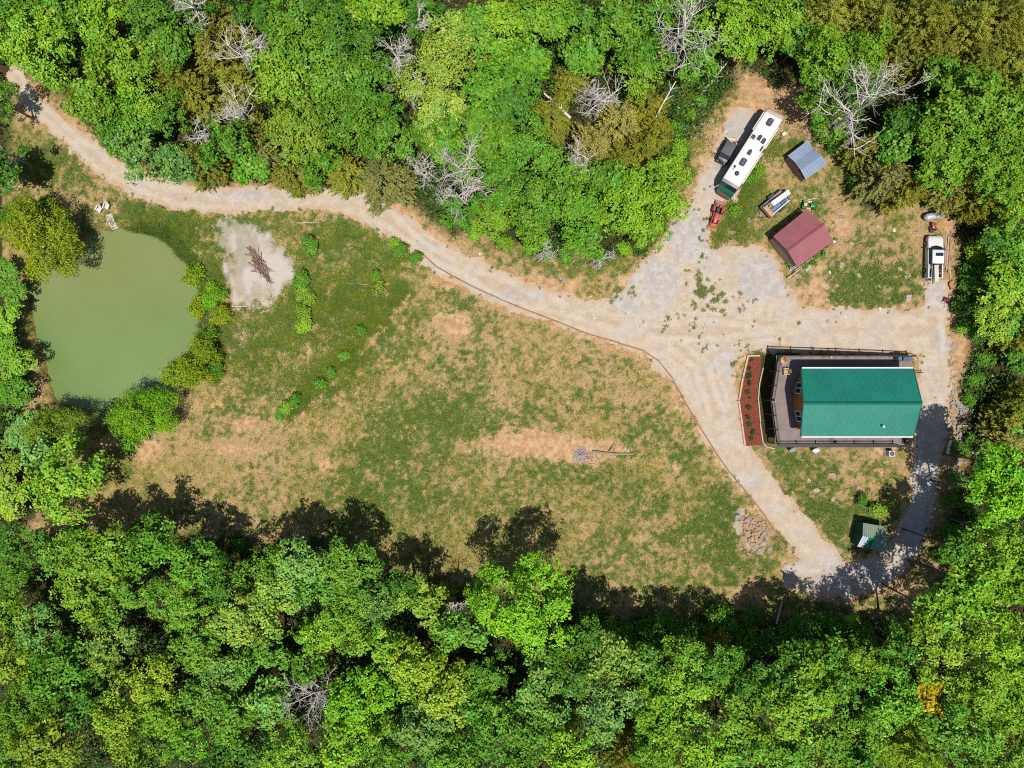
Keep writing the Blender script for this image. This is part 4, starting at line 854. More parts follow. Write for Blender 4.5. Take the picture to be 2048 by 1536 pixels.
def stones(zone, group, items, mi=None, flat=.8, order='left', hs=None):
    key = (lambda a: a[0]) if order == 'left' else (lambda a: a[1])
    items = sorted(items, key=key); rr = random.Random(len(zone))
    for j, it in enumerate(items):
        m_ = it[3] if len(it) > 3 else (mi if mi is not None else rr.choice([0, 0, 1, 3])); cn = ('pale', 'tan', 'grey', 'white')[m_]
        stone('%s stone %s, %s from %s' % (cn, zone, ORD[j], 'left' if order == 'left' else 'the top'), it[0], it[1], it[2]/15., m_, int(it[0]*7+it[1]*3), group, hs[j] if hs else 0.0, flat)
stones('in the lawn below the house', 'lawn stones', [(1632,982,20,0),(1668,998,16,0),(1665,955,24,1),(1618,960,10,0),(1585,985,8,0),(1720,975,12,1),(1770,925,9,0),(1655,980,7,1),(1700,1010,8,1),(1690,925,7,1)])
stones('in the yard left of the pickup', 'yard stones', [(1766,512,17,1),(1820,598,22,0),(1816,552,14,0),(1802,537,11,0),(1720,551,12,0),(1740,458,16,1),(1757,453,10,0),(1789,460,9,3),(1685,530,13,0),(1760,573,8,0),(1738,504,6,3),(1705,588,7,0),(1762,618,10,3),(1802,622,12,0),(1822,622,10,0),(1660,545,8,3),(1704,488,9,0),(1845,455,11,1),(1675,570,8,0),(1686,628,12,0),(1691,634,7,3),(1725,580,7,1),(1650,505,8,0),(1682,440,12,0)])
stones('in the grass round the red shed and trailer', 'yard stones', [(1518,430,13,0),(1500,441,13,2),(1478,510,9,0),(1459,495,8,0),(1467,466,14,1),(1595,553,18,1),(1611,571,10,0),(1648,388,10,0),(1656,390,10,1),(1610,395,7,0),(1530,480,6,0),(1683,422,9,2),(1588,478,6,0)])
stones('on the stony bank left of the motorhome', 'bank stones', [(1405,250,10,1),(1432,268,11,0),(1440,235,9,1),(1425,240,8,0),(1415,285,9,1),(1330,345,9,0),(1370,270,7,1),(1390,300,8,1),(1412,275,7,0)])
rr = random.Random(9)
heap = [(1481,1022,17,3),(1478,1036,18,2),(1485,1045,16,2),(1500,1040,15,2),(1474,1050,18,0),(1490,1055,14,1),(1505,1050,18,1),(1478,1062,16,3),(1496,1066,15,0),(1512,1062,14,2),(1530,1068,18,2),(1486,1075,14,1),(1502,1080,16,0),(1518,1082,14,1),(1498,1088,18,0),(1512,1094,15,2),(1528,1088,13,0),(1540,1098,14,2),(1520,1104,15,2),(1494,1030,10,1),(1510,1072,10,1),(1536,1080,10,0),(1525,1052,9,1)]
stones('in the rock heap beside the lane', 'rock heap', [(u, v, s_*1.15, {3: 0, 2: 1 if u % 2 else 2}.get(m_, m_)) for u, v, s_, m_ in heap], flat=1.1)
wall_ = [(1908,650,11),(1910,662,13),(1907,676,10),(1909,690,14),(1906,703,13),(1907,716,12),(1908,730,14),(1906,745,12),(1908,760,13),(1910,775,11),(1912,790,16),(1922,788,15),(1930,800,14),(1915,805,15),(1925,815,16),(1914,822,13),(1935,820,12),(1908,840,11),(1922,832,10),(1905,865,9),(1908,890,9),(1880,1020,9),(1885,1040,10),(1900,945,9),(1912,935,10),(1922,925,9),(1800,1035,9),(1815,1018,7)]
stones('along the right side of the house lane', 'lane side rocks', [(u, v, s_, rr.choice([0, 2, 1, 0])) for u, v, s_ in wall_], order='top', flat=1.0)
stones('in the red mulch bed', 'mulch bed stones', [(1498,714,6,3),(1501,718,5,0),(1496,722,7,1),(1501,723,5,3),(1499,726,5,0),(1486,821,5,3),(1487,827,6,3),(1487,832,5,1)], order='top')
stones('along the edge of the track', 'track side stones', [(1190,638,9,3),(835,480,9,0),(960,508,7,3),(805,405,6,0),(1130,560,12,2),(1110,575,8,0),(570,460,8,1),(628,456,5,1),(780,470,16,0),(210,398,9,0),(260,378,10,0),(245,380,8,1),(665,452,8,2)])
stones('on the rocky slope beside the pond willows', 'pond slope stones', [(470,705,14,0),(485,690,16,0),(500,670,15,0),(490,665,12,1),(462,716,12,3),(478,712,10,0),(505,660,9,0),(455,690,10,2)])
# rubble and brush
mb = MB(); rr = random.Random(4)
def rubble(name, label, u, v, ru, rv, n, mi, smin, smax, cat):
    rr = random.Random(n); p0 = at(u, v); o = Vector((p0.x, p0.y, gz(p0.x, p0.y))); Vs = []; Fs = []; nb_ = 0
    for k in range(n):
        a = rr.uniform(0, 6.28); q = rr.random()**.6; p = at(u+ru*q*math.cos(a), v+rv*q*math.sin(a)); s_ = rr.uniform(smin, smax); me = ROCKS[k % 8]
        V = np.array([tuple(v.co) for v in me.vertices])*s_; th = rr.uniform(0, 6.28); V = np.stack([V[:, 0]*math.cos(th)-V[:, 1]*math.sin(th), V[:, 0]*math.sin(th)+V[:, 1]*math.cos(th), V[:, 2]*1.3], -1)+np.array([p.x-o.x, p.y-o.y, gz(p.x, p.y)-o.z+.02+.25*(1-q)])
        F = np.array([tuple(f.vertices) for f in me.polygons])+nb_; Vs.append(V); Fs.append(F); nb_ += len(V)
    ob = link(name, fast_mesh(name, np.vstack(Vs), np.vstack(Fs)), STONE[mi]); ob.location = o; return tag(ob, label, cat, kind='stuff')
rubble('rubble_heap', 'small heap of grey broken stone by the log in the field', 1162, 908, 16, 14, 150, 2, .06, .2, 'rubble')
rubble('scattered_gravel', 'grey chips scattered on the bare soil beside the rubble heap', 1178, 918, 26, 16, 110, 2, .03, .1, 'gravel')
rubble('heap_rubble', 'small pinkish stones and slabs filling the rock heap beside the lane', 1506, 1066, 34, 46, 170, 1, .08, .34, 'rubble')
rubble('verge_rubble', 'grey stones spread along the shaded right verge of the house lane', 1915, 850, 26, 120, 170, 2, .06, .3, 'rubble')
rubble('slope_rubble', 'pale stones strewn across the bank left of motorhome', 1410, 262, 45, 90, 130, 1, .05, .22, 'rubble')
rubble('track_stones', 'small white stones lying on the gravel track', 1350, 640, 330, 55, 170, 3, .03, .10, 'gravel')
rubble('yard_rubble', 'small tan stones scattered in the yard left of pickup', 1740, 545, 100, 80, 160, 1, .03, .13, 'rubble')
rubble('clearing_rubble', 'pale stones on bare earth behind the motorhome', 1590, 225, 55, 60, 120, 1, .03, .13, 'rubble')
BR = M('brush_brown', ph(160,128,112), .9, var=.35); p0 = at(522, 532); o = Vector((p0.x, p0.y, gz(p0.x, p0.y)))
e = thing('brush_pile', 'pile of brown cut branches on the white chalky pad', 'brush pile', o); rr = random.Random(2); ax = (at(541,562)-at(503,498)).normalized()
for k in range(90):
    t_ = rr.uniform(-1, 1); c = ax*t_*2.4+Vector((-ax.y, ax.x, 0))*rr.gauss(0, .38*(1.2-abs(t_))); L = rr.uniform(.5, 1.4); a = math.atan2(ax.y, ax.x)+rr.gauss(0, .35); d = Vector((math.cos(a), math.sin(a), rr.uniform(-.12, .25))); z = rr.uniform(.06, .4*(1.2-abs(t_)))
    mb = MB(); mb.tube([c+Vector((0, 0, z))-d*L, c+Vector((rr.uniform(-.1, .1), rr.uniform(-.1, .1), z+.05)), c+Vector((0, 0, z))+d*L], [.05, .04, .015], 4); mb.build('branch', BR, e)
# ------------------------------------------------------------------ vehicles, sheds, yard things
def seat(u0, v0, u1, v1, h):
    """place a thing whose axis runs from pixel 0 (rear) to pixel 1 (front) at height h: base point, heading, length"""
    a = at(u0, v0, h); b = at(u1, v1, h); c = (a+b)/2; d = b-a
    return Vector((c.x, c.y, gz(c.x, c.y))), math.atan2(d.y, d.x), math.hypot(d.x, d.y)
RUB = M('black_rubber', (0.018, 0.018, 0.019), .8, var=.3); STEEL = M('bare_steel', ph(180,182,186), .4, .6, .15); DARK = M('dark_plastic', (0.03, 0.032, 0.036), .5, var=.3); CHAR = M('charcoal', ph(70,72,80), .6, var=.25); WHITE = M('white_paint', ph(244,243,240), .35, 0, .04, 2)
RED = M('red_paint', ph(206,52,66), .45, 0, .2, 3); FADED = M('faded_red', ph(206,112,112), .6, 0, .25, 3); ORANGE = M('rusty_orange', ph(206,140,94), .7, 0, .3, 4); WOOD = M('raw_wood', ph(214,178,146), .8, var=.18, scale=4); GREYW = M('grey_wood', ph(176,160,150), .85, var=.22, scale=4)
def wheel(parent, x, y, r, w, z=None):
    z = r if z is None else z
    t_ = MB(); t_.cyl((x, y-w/2, z), (x, y+w/2, z), r, n=18); wl = t_.build('wheel', RUB, parent, True)
    m_ = MB(); m_.cyl((x, y-w/2-.012, z), (x, y+w/2+.012, z), r*.58, n=14); m_.build('rim', STEEL, wl)
    return wl
def ring(x, y0, z0, z1, ch):   # rounded box section
    return [(x, -y0+ch*.3, z0), (x, y0-ch*.3, z0), (x, y0, z0+ch*.5), (x, y0, z1-ch), (x, y0-ch*.3, z1-ch*.3), (x, y0-ch, z1), (x, -y0+ch, z1), (x, -y0+ch*.3, z1-ch*.3), (x, -y0, z1-ch), (x, -y0, z0+ch*.5)]
# motorhome
b, a, L = seat(1560.4, 222, 1457, 381, 3.2)
rv = thing('motorhome', 'long white motorhome with dark roof vents and green stripe at front', 'motorhome', b, a, None, True); h2 = L/2; w2 = 1.27
RVW = M('motorhome_white', ph(250,249,247), .4, 0, .03, 1.5); BEIGE = M('motorhome_beige', ph(214,198,180), .5, 0, .06, 2); RVG = M('motorhome_green', ph(26,120,92), .4, 0, .1, 2); RVB = M('motorhome_brown', ph(120,98,84), .5, 0, .1, 2)
mb = MB(); mb.loft([ring(-h2+.75, w2, .45, 3.25, .22), ring(h2-1.35, w2, .45, 3.25, .22)]); mb.build('body', RVW, rv, True)
mb = MB(); mb.loft([ring(-h2, w2*.86, .55, 2.95, .25), ring(-h2+.12, w2*.95, .47, 3.12, .25), ring(-h2+.35, w2, .45, 3.24, .22), ring(-h2+.75, w2, .45, 3.245, .22)]); mb.build('rear_cap', BEIGE, rv, True)
mb = MB(); mb.loft([ring(h2-1.35, w2, .45, 3.24, .22), ring(h2-.95, w2*.99, .45, 3.12, .25)]); mb.build('front_cap', M('motorhome_grey', ph(150,146,150), .5, 0, .08, 2), rv, True)
mb = MB(); mb.loft([ring(h2-.95, w2*.985, 1.7, 3.11, .25), ring(h2-.68, w2*.97, 1.7, 2.55, .2)]); mb.build('windshield', GLASS, rv, True)
mb = MB(); mb.loft([ring(h2-.95, w2*.98, .45, 1.68, .1), ring(h2-.66, w2*.97, .45, 2.3, .15), ring(h2-.22, w2*.9, .5, 1.75, .25)]); mb.build('green_nose', RVG, rv, True)
mb = MB(); mb.loft([ring(h2-.22, w2*.9, .42, 1.2, .12), ring(h2-.02, w2*.8, .42, 1.0, .15), ring(h2+.1, w2*.66, .44, .85, .15)]); mb.build('front_bumper', RVB, rv, True)
for x_, y_, sx, sy in ((-h2+L*.14, 0, 1.05, .75), (-h2+L*.645, -.12, 1.05, .75)):
    mb = MB(); mb.box((x_, y_, 3.36), (sx, sy, .26), 0, .16); ac = mb.build('air_conditioner', CHAR, rv, True)
    for q in (-.2, .2): s_ = MB(); s_.box((x_+q, y_, 3.5), (.22, .4, .03)); s_.build('grille', M('grille_blue', ph(104,110,136), .5), ac)
for x_, y_ in ((-h2+L*.335, -.02), (-h2+L*.345, .66), (-h2+L*.52, -.08)):
    mb = MB(); n_ = 9; pts = [(x_-.38, y_-.23), (x_+.1, y_-.23)]+[(x_+.1+.3*math.cos(t_), y_+.23*math.sin(t_)) for t_ in np.linspace(-1.4, 1.4, n_)]+[(x_+.1, y_+.23), (x_-.38, y_+.23)]
    mb.prism([(-(p[0]-x_)+x_, p[1]) for p in pts], 3.22, 3.42); mb.build('roof_vent', CHAR, rv)
mb = MB(); mb.box((-h2+L*.36, -.78, 3.3), (.55, .5, .1)); mb.build('skylight', M('brown_vent', ph(96,76,66), .6), rv)
mb = MB(); mb.box((-h2+L*.425, .98, 3.28), (.75, .22, .1)); mb.build('roof_hatch', DARK, rv)
mb = MB(); mb.dome((-h2+L*.78, 0, 3.24), .33, .28, 14); mb.build('satellite_dome', CHAR, rv, True)
mb = MB(); mb.box((-h2+L*.73, -.72, 3.31), (.32, .26, .12)); mb.build('antenna_box', DARK, rv)
mb = MB(); mb.box((-h2+L*.762, -.72, 3.29), (.14, .12, .1)); mb.build('antenna_base', DARK, rv)
for s_, x0, x1 in ((1, -h2+1.6, -1.2), (1, -.6, h2-2.0), (-1, -h2+.8, -2.6)):
    mb = MB(); mb.cyl((x0, s_*(w2+.1), 2.95), (x1, s_*(w2+.1), 2.95), .09, n=8); mb.build('awning_tube', WHITE, rv, True)
for s_ in (-1, 1):
    mb = MB(); mb.tube([(h2-.6, s_*w2*.95, 2.1), (h2-.1, s_*(w2+.22), 1.95)], .03, 5); mb.box((h2-.05, s_*(w2+.3), 1.85), (.12, .22, .36), 0, .04); mb.build('mirror', WHITE, rv)
    for x_ in (-h2+2.6, h2-2.4): wheel(rv, x_, s_*(w2-.16), .48, .3)
    for x_ in (-3.2, -.6, 2.0):
        mb = MB(); mb.box((x_, s_*(w2+.006), 2.15), (1.1, .02, .65)); mb.build('side_window', GLASS, rv)
# dark off-road car
b, a, L = seat(1466, 284, 1444, 323, 1.3)
jp = thing('off_road_car', 'black off-road car with grey soft top in shade of motorhome', 'car', b, a, None, True); BLK = M('black_paint', (.012, .013, .016), .3, 0, .2, 2); h2 = L/2
mb = MB(); mb.loft([ring(-h2+.15, .80, .45, 1.05, .1), ring(.6, .82, .45, 1.08, .1), ring(h2-.35, .74, .45, 1.03, .12), ring(h2-.12, .66, .5, .9, .12)]); mb.build('body', BLK, jp, True)
mb = MB(); mb.loft([ring(-h2+.2, .72, 1.05, 1.72, .1), ring(-h2+.35, .74, 1.05, 1.80, .12), ring(.45, .74, 1.05, 1.80, .12), ring(.55, .72, 1.05, 1.76, .1)]); mb.build('soft_top', M('grey_canvas', ph(104,104,116), .8, var=.15), jp, True)
mb = MB(); mb.add([(.57, -.68, 1.74), (.57, .68, 1.74), (.9, .7, 1.1), (.9, -.7, 1.1)], [(0, 1, 2, 3)]); mb.build('windshield', GLASS, jp)
mb = MB(); mb.loft([ring(.92, .60, 1.05, 1.13, .05), ring(h2-.3, .55, 1.0, 1.08, .06)]); mb.build('bonnet', M('grey_bonnet', ph(120,124,120), .5, var=.35, scale=4), jp, True)
for s_ in (-1, 1):
    for x_ in (-h2+.65, h2-.65): wheel(jp, x_, s_*.78, .40, .26)
    mb = MB(); mb.cyl((h2-.14, s_*.5, .8), (h2-.08, s_*.5, .8), .1, n=10); mb.build('headlight', WHITE, jp)
    mb = MB(); mb.box((.75, s_*.92, 1.2), (.1, .16, .16), 0, .03); mb.build('mirror', BLK, jp)
mb = MB(); mb.box((h2-.02, 0, .55), (.14, 1.5, .16), 0, .04); mb.build('bumper', DARK, jp)
wheel(jp, -h2+.02, 0, .02, .02, .9)
p = jp.matrix_basis
def on(parent_b, ang, x, y, z): return Vector((parent_b.x+x*math.cos(ang)-y*math.sin(ang), parent_b.y+x*math.sin(ang)+y*math.cos(ang), parent_b.z+z))
e = thing('plank_load', 'white and orange boards strapped behind the black off-road car', 'boards', on(b, a, -h2-.05, 0, 0.0), a)
for k, (y_, z_, L_, m_) in enumerate(((-.45, .95, 1.0, WHITE), (-.05, 1.0, .8, ORANGE), (-.2, 1.1, .9, WHITE), (.25, 1.05, .5, ORANGE))):
    mb = MB(); mb.box((-.18-.08*k, y_, z_), (.16, L_, .06), .25*(k-1)); mb.build('board', m_, e)
mb = MB(); mb.box((-.2, -.2, .42), (.5, 1.4, .84)); mb.build('crate', DARK, e)
e = thing('bucket', 'grey bucket standing behind the black off-road car', 'bucket', on(b, a, -h2-.3, .75, 0), a); mb = MB(); mb.cyl((0, 0, 0), (0, 0, .5), .2, .26, 14); mb.build('bucket_body', STEEL, e, True); mb = MB(); mb.cyl((0, 0, .49), (0, 0, .52), .22, n=14); mb.build('lid', WHITE, e)
# sheds -----------------------------------------------------------
def roof_plane(parent, name, c, mat, npan, rib, th=.05, mats=None, rot=None):
    """c = 4 local corners eaveA, eaveB, topB, topA; split into panels with ribs"""
    A, B, Cc, D = (Vector(p) for p in c)
    for k in range(npan):
        mb = MB(); f0 = k/npan; f1 = (k+1)/npan
        for q in range(rib):
            a0 = f0+(f1-f0)*q/rib; a1 = f0+(f1-f0)*(q+1)/rib; w = a1-a0
            for s0, s1, dz in ((a0, a0+w*.25, .065), (a0+w*.22, a1, 0)):
                mb.slab([A.lerp(B, s0)+Vector((0, 0, dz)), A.lerp(B, s1)+Vector((0, 0, dz)), D.lerp(Cc, s1)+Vector((0, 0, dz)), D.lerp(Cc, s0)+Vector((0, 0, dz))], th)
        mb.build(name, mats[k] if mats else mat, parent)
def walls(parent, poly, z0, tops, mat):
    mb = MB(); n = len(poly); mb.add([(x, y, z0) for x, y in poly]+[(x, y, t_) for (x, y), t_ in zip(poly, tops)], [(i, (i+1) % n, n+(i+1) % n, n+i) for i in range(n)]); return mb.build('wall', mat, parent)
def loc(e, pts):   # world points -> local of an unrotated empty
    o = Vector(e.location); return [Vector(p)-o for p in pts]
def inset(poly, k):
    c = sum((Vector(p) for p in poly), Vector((0, 0)))/len(poly); return [tuple(c+(Vector(p)-c)*k) for p in poly]
# blue-grey shed
c0 = at(1614, 320); c0.z = gz(c0.x, c0.y); sh_ = thing('shed', 'small shed with blue-grey metal roof right of the motorhome', 'shed', c0)
z = c0.z
A1, A2 = at_z(1575,311.6,z+1.35), at_z(1615.3,280.8,z+1.35); B1, B2 = at_z(1589,324,z+1.5), at_z(1627,297,z+1.5); R1, R2 = at_z(1601.4,341,z+2.15), at_z(1643,311.6,z+2.15); D1, D2 = at_z(1611,359.5,z+1.5), at_z(1654,328.4,z+1.5)
BG = M('blue_grey_metal', ph(160,178,204), .35, .0, .10, .8, .5)
for c in ((A1, A2, B2, B1), (B1, B2, R2, R1), (D1, D2, R2, R1)): roof_plane(sh_, 'roof_panel', loc(sh_, c), BG, 5, 2)
q = [p.xy for p in loc(sh_, (A1, A2, R2, D2, D1, R1))]; tt = [p.z-.1 for p in loc(sh_, (A1, A2, R2, D2, D1, R1))]
walls(sh_, [tuple(v) for v in inset([tuple(p) for p in q], .93)], -.8, tt, M('weathered_siding', ph(130,90,80), .85, var=.3))
mb = MB(); m_ = (loc(sh_, [R1])[0]+loc(sh_, [A1])[0])/2; mb.box((m_.x*.93, m_.y*.93, .5), (.9, .08, 1.5), math.atan2(loc(sh_, [R1])[0].y-loc(sh_, [A1])[0].y, loc(sh_, [R1])[0].x-loc(sh_, [A1])[0].x)); mb.build('door', GREYW, sh_)
# red-roofed shed
c0 = at(1608, 478); c0.z = gz(c0.x, c0.y); z = c0.z; bn = thing('barn', 'garden shed with ribbed red-brown metal gable roof and front porch', 'shed', c0)
A1, A2, R1, R2, D1, D2 = at_z(1546.5,472.8,z+2.35), at_z(1613.5,418.5,z+2.35), at_z(1575,501.4,z+3.45), at_z(1647.6,447.9,z+3.45), at_z(1594.8,535,z+2.35), at_z(1667.3,481.6,z+2.35)
MAR = M('maroon_metal', ph(180,112,118), .45, 0, .10, .8, .5)
roof_plane(bn, 'roof_panel', loc(bn, (A1, A2, R2, R1)), MAR, 8, 3); roof_plane(bn, 'roof_panel', loc(bn, (D1, D2, R2, R1)), MAR, 8, 3)
mb = MB(); l1, l2 = loc(bn, (R1, R2)); d = (l2-l1).normalized(); nn = Vector((-d.y, d.x, 0)); mb.add([l1+nn*.2+Vector((0, 0, -.05)), l2+nn*.2+Vector((0, 0, -.05)), l2+Vector((0, 0, .06)), l1+Vector((0, 0, .06)), l1-nn*.2+Vector((0, 0, -.05)), l2-nn*.2+Vector((0, 0, -.05))], [(0, 1, 2, 3), (3, 2, 5, 4)]); mb.build('ridge_cap', M('maroon_dark', ph(150,78,84), .5), bn)
L6 = loc(bn, (A1, A2, R2, D2, D1, R1)); walls(bn, inset([tuple(p.xy) for p in L6], .90), -.8, [p.z-.12 for p in L6], M('tan_siding', ph(170,140,116), .85, var=.2))
# porch in front
l1, l2 = loc(bn, (D1, D2)); d = (l2-l1).normalized(); d.z = 0; nn = Vector((d.y, -d.x, 0)); ang = math.atan2(d.y, d.x)
def pb(name, t_, o_, zz, sx, sy, sz, mat): mb = MB(); c = l1+d*t_+nn*o_; mb.box((c.x, c.y, zz), (sx, sy, sz), ang); return mb.build(name, mat, bn)
LN = (l2-l1).length
for k in range(4): pb('porch_board', LN*.5, -.35+k*.2, .30, LN*.98, .18, .05, GREYW)
pb('porch_rail', LN*.28, .36, .75, LN*.5, .08, .07, M('cream_timber', ph(226,206,160), .8)); pb('porch_rail', LN*.05, .62, .22, LN*.45, .12, .10, M('cream_timber', None or ph(226,206,160), .8)); pb('porch_rail', LN*.80, .36, .75, LN*.36, .07, .06, POSTW)
pb('porch_post', .1, .36, .5, .1, .1, 1.0, GREYW); pb('porch_post', LN-.1, .36, .5, .1, .1, 1.0, GREYW); pb('porch_post', LN*.55, .36, .5, .1, .1, 1.0, GREYW)
pb('step', LN*.52, .72, .16, 1.6, .3, .06, M('brown_step', ph(140,90,84), .8)); pb('ramp', LN*.47, 1.2, .07, 2.4, .5, .06, M('pale_plank', ph(206,198,196), .8))
for j, (u, v, R, nm_) in enumerate(((1585,527,1.0,'at left end of'),(1609,532,.75,'left of the step on'),(1628,524,.85,'behind the pale ramp of'),(1634,512,.7,'midway along'),(1645,507,.7,'right of centre on'))):
    cme, tme, zc = proto('s', 0.55, j % 2); p = at(u, v, .5); e = thing('potted_plant', 'green potted plant %s the red shed porch' % nm_, 'plant', Vector((p.x, p.y, gz(p.x, p.y)+.35)), j, 'plants on the red shed porch'); 
    mb = MB(); mb.cyl((0, 0, -.32), (0, 0, .02), .16, .22, 12); mb.build('pot', DARK, e, True); cr = link('crown', cme, None, e); cr.scale = (R*.9,)*3; cr.color = (.10, .24, .02, 1)
p = at(1668, 483, .4); e = thing('white_canister', 'white canister and black hose beside the right corner of red shed', 'canister', Vector((p.x, p.y, gz(p.x, p.y)))); mb = MB(); mb.cyl((0, 0, 0), (0, 0, .55), .22, n=14); mb.dome((0, 0, .55), .22, .12, 14); mb.build('tank', WHITE, e, True); mb = MB(); mb.tube([(0, 0, .7), (.2, .3, .6), (.05, .5, .3)], .04, 6); mb.build('hose', RUB, e)
p = at(1584, 538, .3); e = thing('white_basin', 'small white basin at the left corner of red shed porch', 'basin', Vector((p.x, p.y, gz(p.x, p.y)))); mb = MB(); mb.cyl((0, 0, 0), (0, 0, .3), .2, .3, 12); mb.build('basin_body', WHITE, e, True)
# green patched shed
c0 = at(1746, 1076); c0.z = gz(c0.x, c0.y); z = c0.z; gs = thing('small_shed', 'small shed with patched green, white and grey metal roof at bend', 'shed', c0)
A1, A2, R1, R2, D1, D2 = at_z(1726,1045.5,z+1.9), at_z(1774,1054,z+1.9), at_z(1725,1072,z+2.45), at_z(1774.5,1081.5,z+2.45), at_z(1714,1093,z+1.8), at_z(1766,1102.5,z+1.8)
GG = M('grey_green_metal', ph(150,168,146), .5, 0, .12, 1.2); LG = M('pale_green_metal', ph(134,196,172), .45, 0, .12, 1.2); BGn = M('bright_green_metal', ph(20,150,108), .45, 0, .12, 1.2); WB = M('white_blue_metal', ph(206,216,232), .4, 0, .1, 1.2)
roof_plane(gs, 'roof_panel', loc(gs, (A1, A2, R2, R1)), GG, 4, 3); roof_plane(gs, 'roof_panel', loc(gs, (D1, D2, R2, R1)), GG, 4, 3, mats=[WB, BGn, LG, LG])
L6 = loc(gs, (A1, A2, R2, D2, D1, R1)); walls(gs, inset([tuple(p.xy) for p in L6], .92), -.4, [p.z-.1 for p in L6], M('green_siding', ph(40,96,80), .8, var=.3)); m_ = (L6[0]+L6[4])/2
mb = MB(); mb.box((m_.x*.93, m_.y*.93, .9), (.08, .8, 1.6), 0); mb.build('door', POSTW, gs)
# pickup
b, a, L = seat(1871, 556, 1873, 470, 1.2); L = min(L, 5.9)
pk = thing('pickup_truck', 'white pickup truck with loaded bed parked by the right-hand trees', 'pickup', b, a, None, True); h2 = L/2; w2 = .98
mb = MB(); mb.loft([ring(h2-.02, .72, .45, .85, .1), ring(h2-.2, .9, .4, 1.05, .12), ring(h2-.55, w2, .38, 1.14, .12), ring(h2-1.4, w2, .36, 1.2, .1), ring(h2-1.5, w2, .36, 1.2, .1)]); mb.build('bonnet', WHITE, pk, True)
mb = MB(); mb.loft([ring(h2-1.48, w2, .36, 1.22, .08), ring(-h2+1.75, w2, .36, 1.22, .08)]); mb.build('door_section', WHITE, pk, True)
bx0, bx1 = -h2, -h2+1.75
for s_ in (-1, 1): mb = MB(); mb.box(((bx0+bx1)/2, s_*(w2-.09), .82), (bx1-bx0, .18, .92), 0, .05); mb.build('bed_side', WHITE, pk, True)
mb = MB(); mb.box(((bx0+bx1)/2, 0, .62), (bx1-bx0, 1.6, .1)); mb.build('bed_floor', CHAR, pk)
mb = MB(); mb.box((bx0+.04, 0, .86), (.08, 1.62, .7)); mb.build('tailgate', WHITE, pk)
fr = h2-2.05
mb = MB(); mb.loft([[(-h2+1.82, y_, z_) for y_, z_ in ((-.72, 1.78), (.72, 1.78), (.76, 1.70), (-.76, 1.70))], [(-h2+1.95, y_, z_) for y_, z_ in ((-.72, 1.86), (.72, 1.86), (.78, 1.74), (-.78, 1.74))], [(fr-.2, y_, z_) for y_, z_ in ((-.72, 1.87), (.72, 1.87), (.78, 1.75), (-.78, 1.75))], [(fr, y_, z_) for y_, z_ in ((-.70, 1.78), (.70, 1.78), (.76, 1.70), (-.76, 1.70))]]); mb.build('cab_roof', WHITE, pk, True)
mb = MB(); mb.add([(fr-.01, -.72, 1.76), (fr-.01, .72, 1.76), (fr+.5, .7, 1.26), (fr+.68, 0, 1.23), (fr+.5, -.7, 1.26)], [(0, 1, 2, 3, 4)]); mb.build('windshield', GLASS, pk)
mb = MB(); mb.add([(-h2+1.82, -.7, 1.72), (-h2+1.82, .7, 1.72), (-h2+1.74, .8, 1.24), (-h2+1.74, -.8, 1.24)], [(0, 1, 2, 3)]); mb.build('rear_window', GLASS, pk)
for s_ in (-1, 1):
    mb = MB(); mb.add([(-h2+1.86, s_*.77, 1.71), (fr-.01, s_*.77, 1.71), (fr+.42, s_*.92, 1.23), (-h2+1.78, s_*.92, 1.23)], [(0, 1, 2, 3)]); mb.build('side_window', GLASS, pk)
    mb = MB(); mb.box((fr+.2, s_*1.1, 1.28), (.14, .22, .18), 0, .04); mb.build('mirror', DARK, pk)
    for x_ in (-h2+1.05, h2-1.0): wheel(pk, x_, s_*(w2-.1), .39, .26)
    mb = MB(); mb.box((h2-.1, s_*.62, .82), (.14, .34, .16), 0, .05); mb.build('headlight', M('lamp_glass', ph(226,230,236), .2), pk)
mb = MB(); mb.box((fr-.62, -.1, 1.875), (.42, 1.0, .02), 0); mb.build('sunroof', GLASS, pk)
e = thing('white_board', 'long white board sticking out over the pickup tailgate', 'board', on(b, a, -h2+.55, -.05, .0), a+.04); mb = MB(); mb.box((0, 0, 1.3), (2.3, .55, .1)); mb.build('board_top', M('off_white', ph(222,222,208), .6), e); mb = MB(); mb.box((.4, 0, .94), (1.1, .4, .62)); mb.build('box', GREYW, e)
for j, (y_, c_) in enumerate(((.42, (40,60,54)), (.28, (60,80,70)), (.52, (210,210,200)))):
    e = thing('pipe', '%s pipe lying in the pickup bed, %s from the left' % (('black', 'dark green', 'white')[j], ('second', 'third', 'first')[j]), 'pipe', on(b, a, -h2+.5, y_, .0), a-.03*j, 'pipes in the pickup bed'); mb = MB(); mb.tube([(-1.25, 0, 1.22), (0, 0.02, 1.24), (1.15, .04, 1.25)], .04, 8); mb.build('tube', M('pipe_%d' % j, ph(*c_), .5), e, True); mb = MB(); mb.box((.3, 0, .93), (.3, .08, .54)); mb.build('strap', DARK, e)
for j, (x_, y_, c_, nm_) in enumerate(((1.1, -.62, (190,40,44), 'red'), (1.3, .1, (150,180,200), 'pale blue'), (.7, -.7, (214,110,60), 'orange'), (1.5, -.25, (90,130,170), 'blue'), (1.45, .55, (200,200,190), 'white'))):
    e = thing('container', '%s container among the load in the pickup bed' % nm_, 'container', on(b, a, -h2+x_, y_, .67), a+.2*j, 'containers in the pickup bed'); mb = MB(); mb.box((0, 0, .24), (.34, .26, .48), 0, .05); mb.build('can', M('can_%s' % nm_.replace(' ', '_'), ph(*c_), .5), e, True); mb = MB(); mb.cyl((.08, 0, .47), (.08, 0, .56), .05, n=8); mb.build('cap', DARK, e)
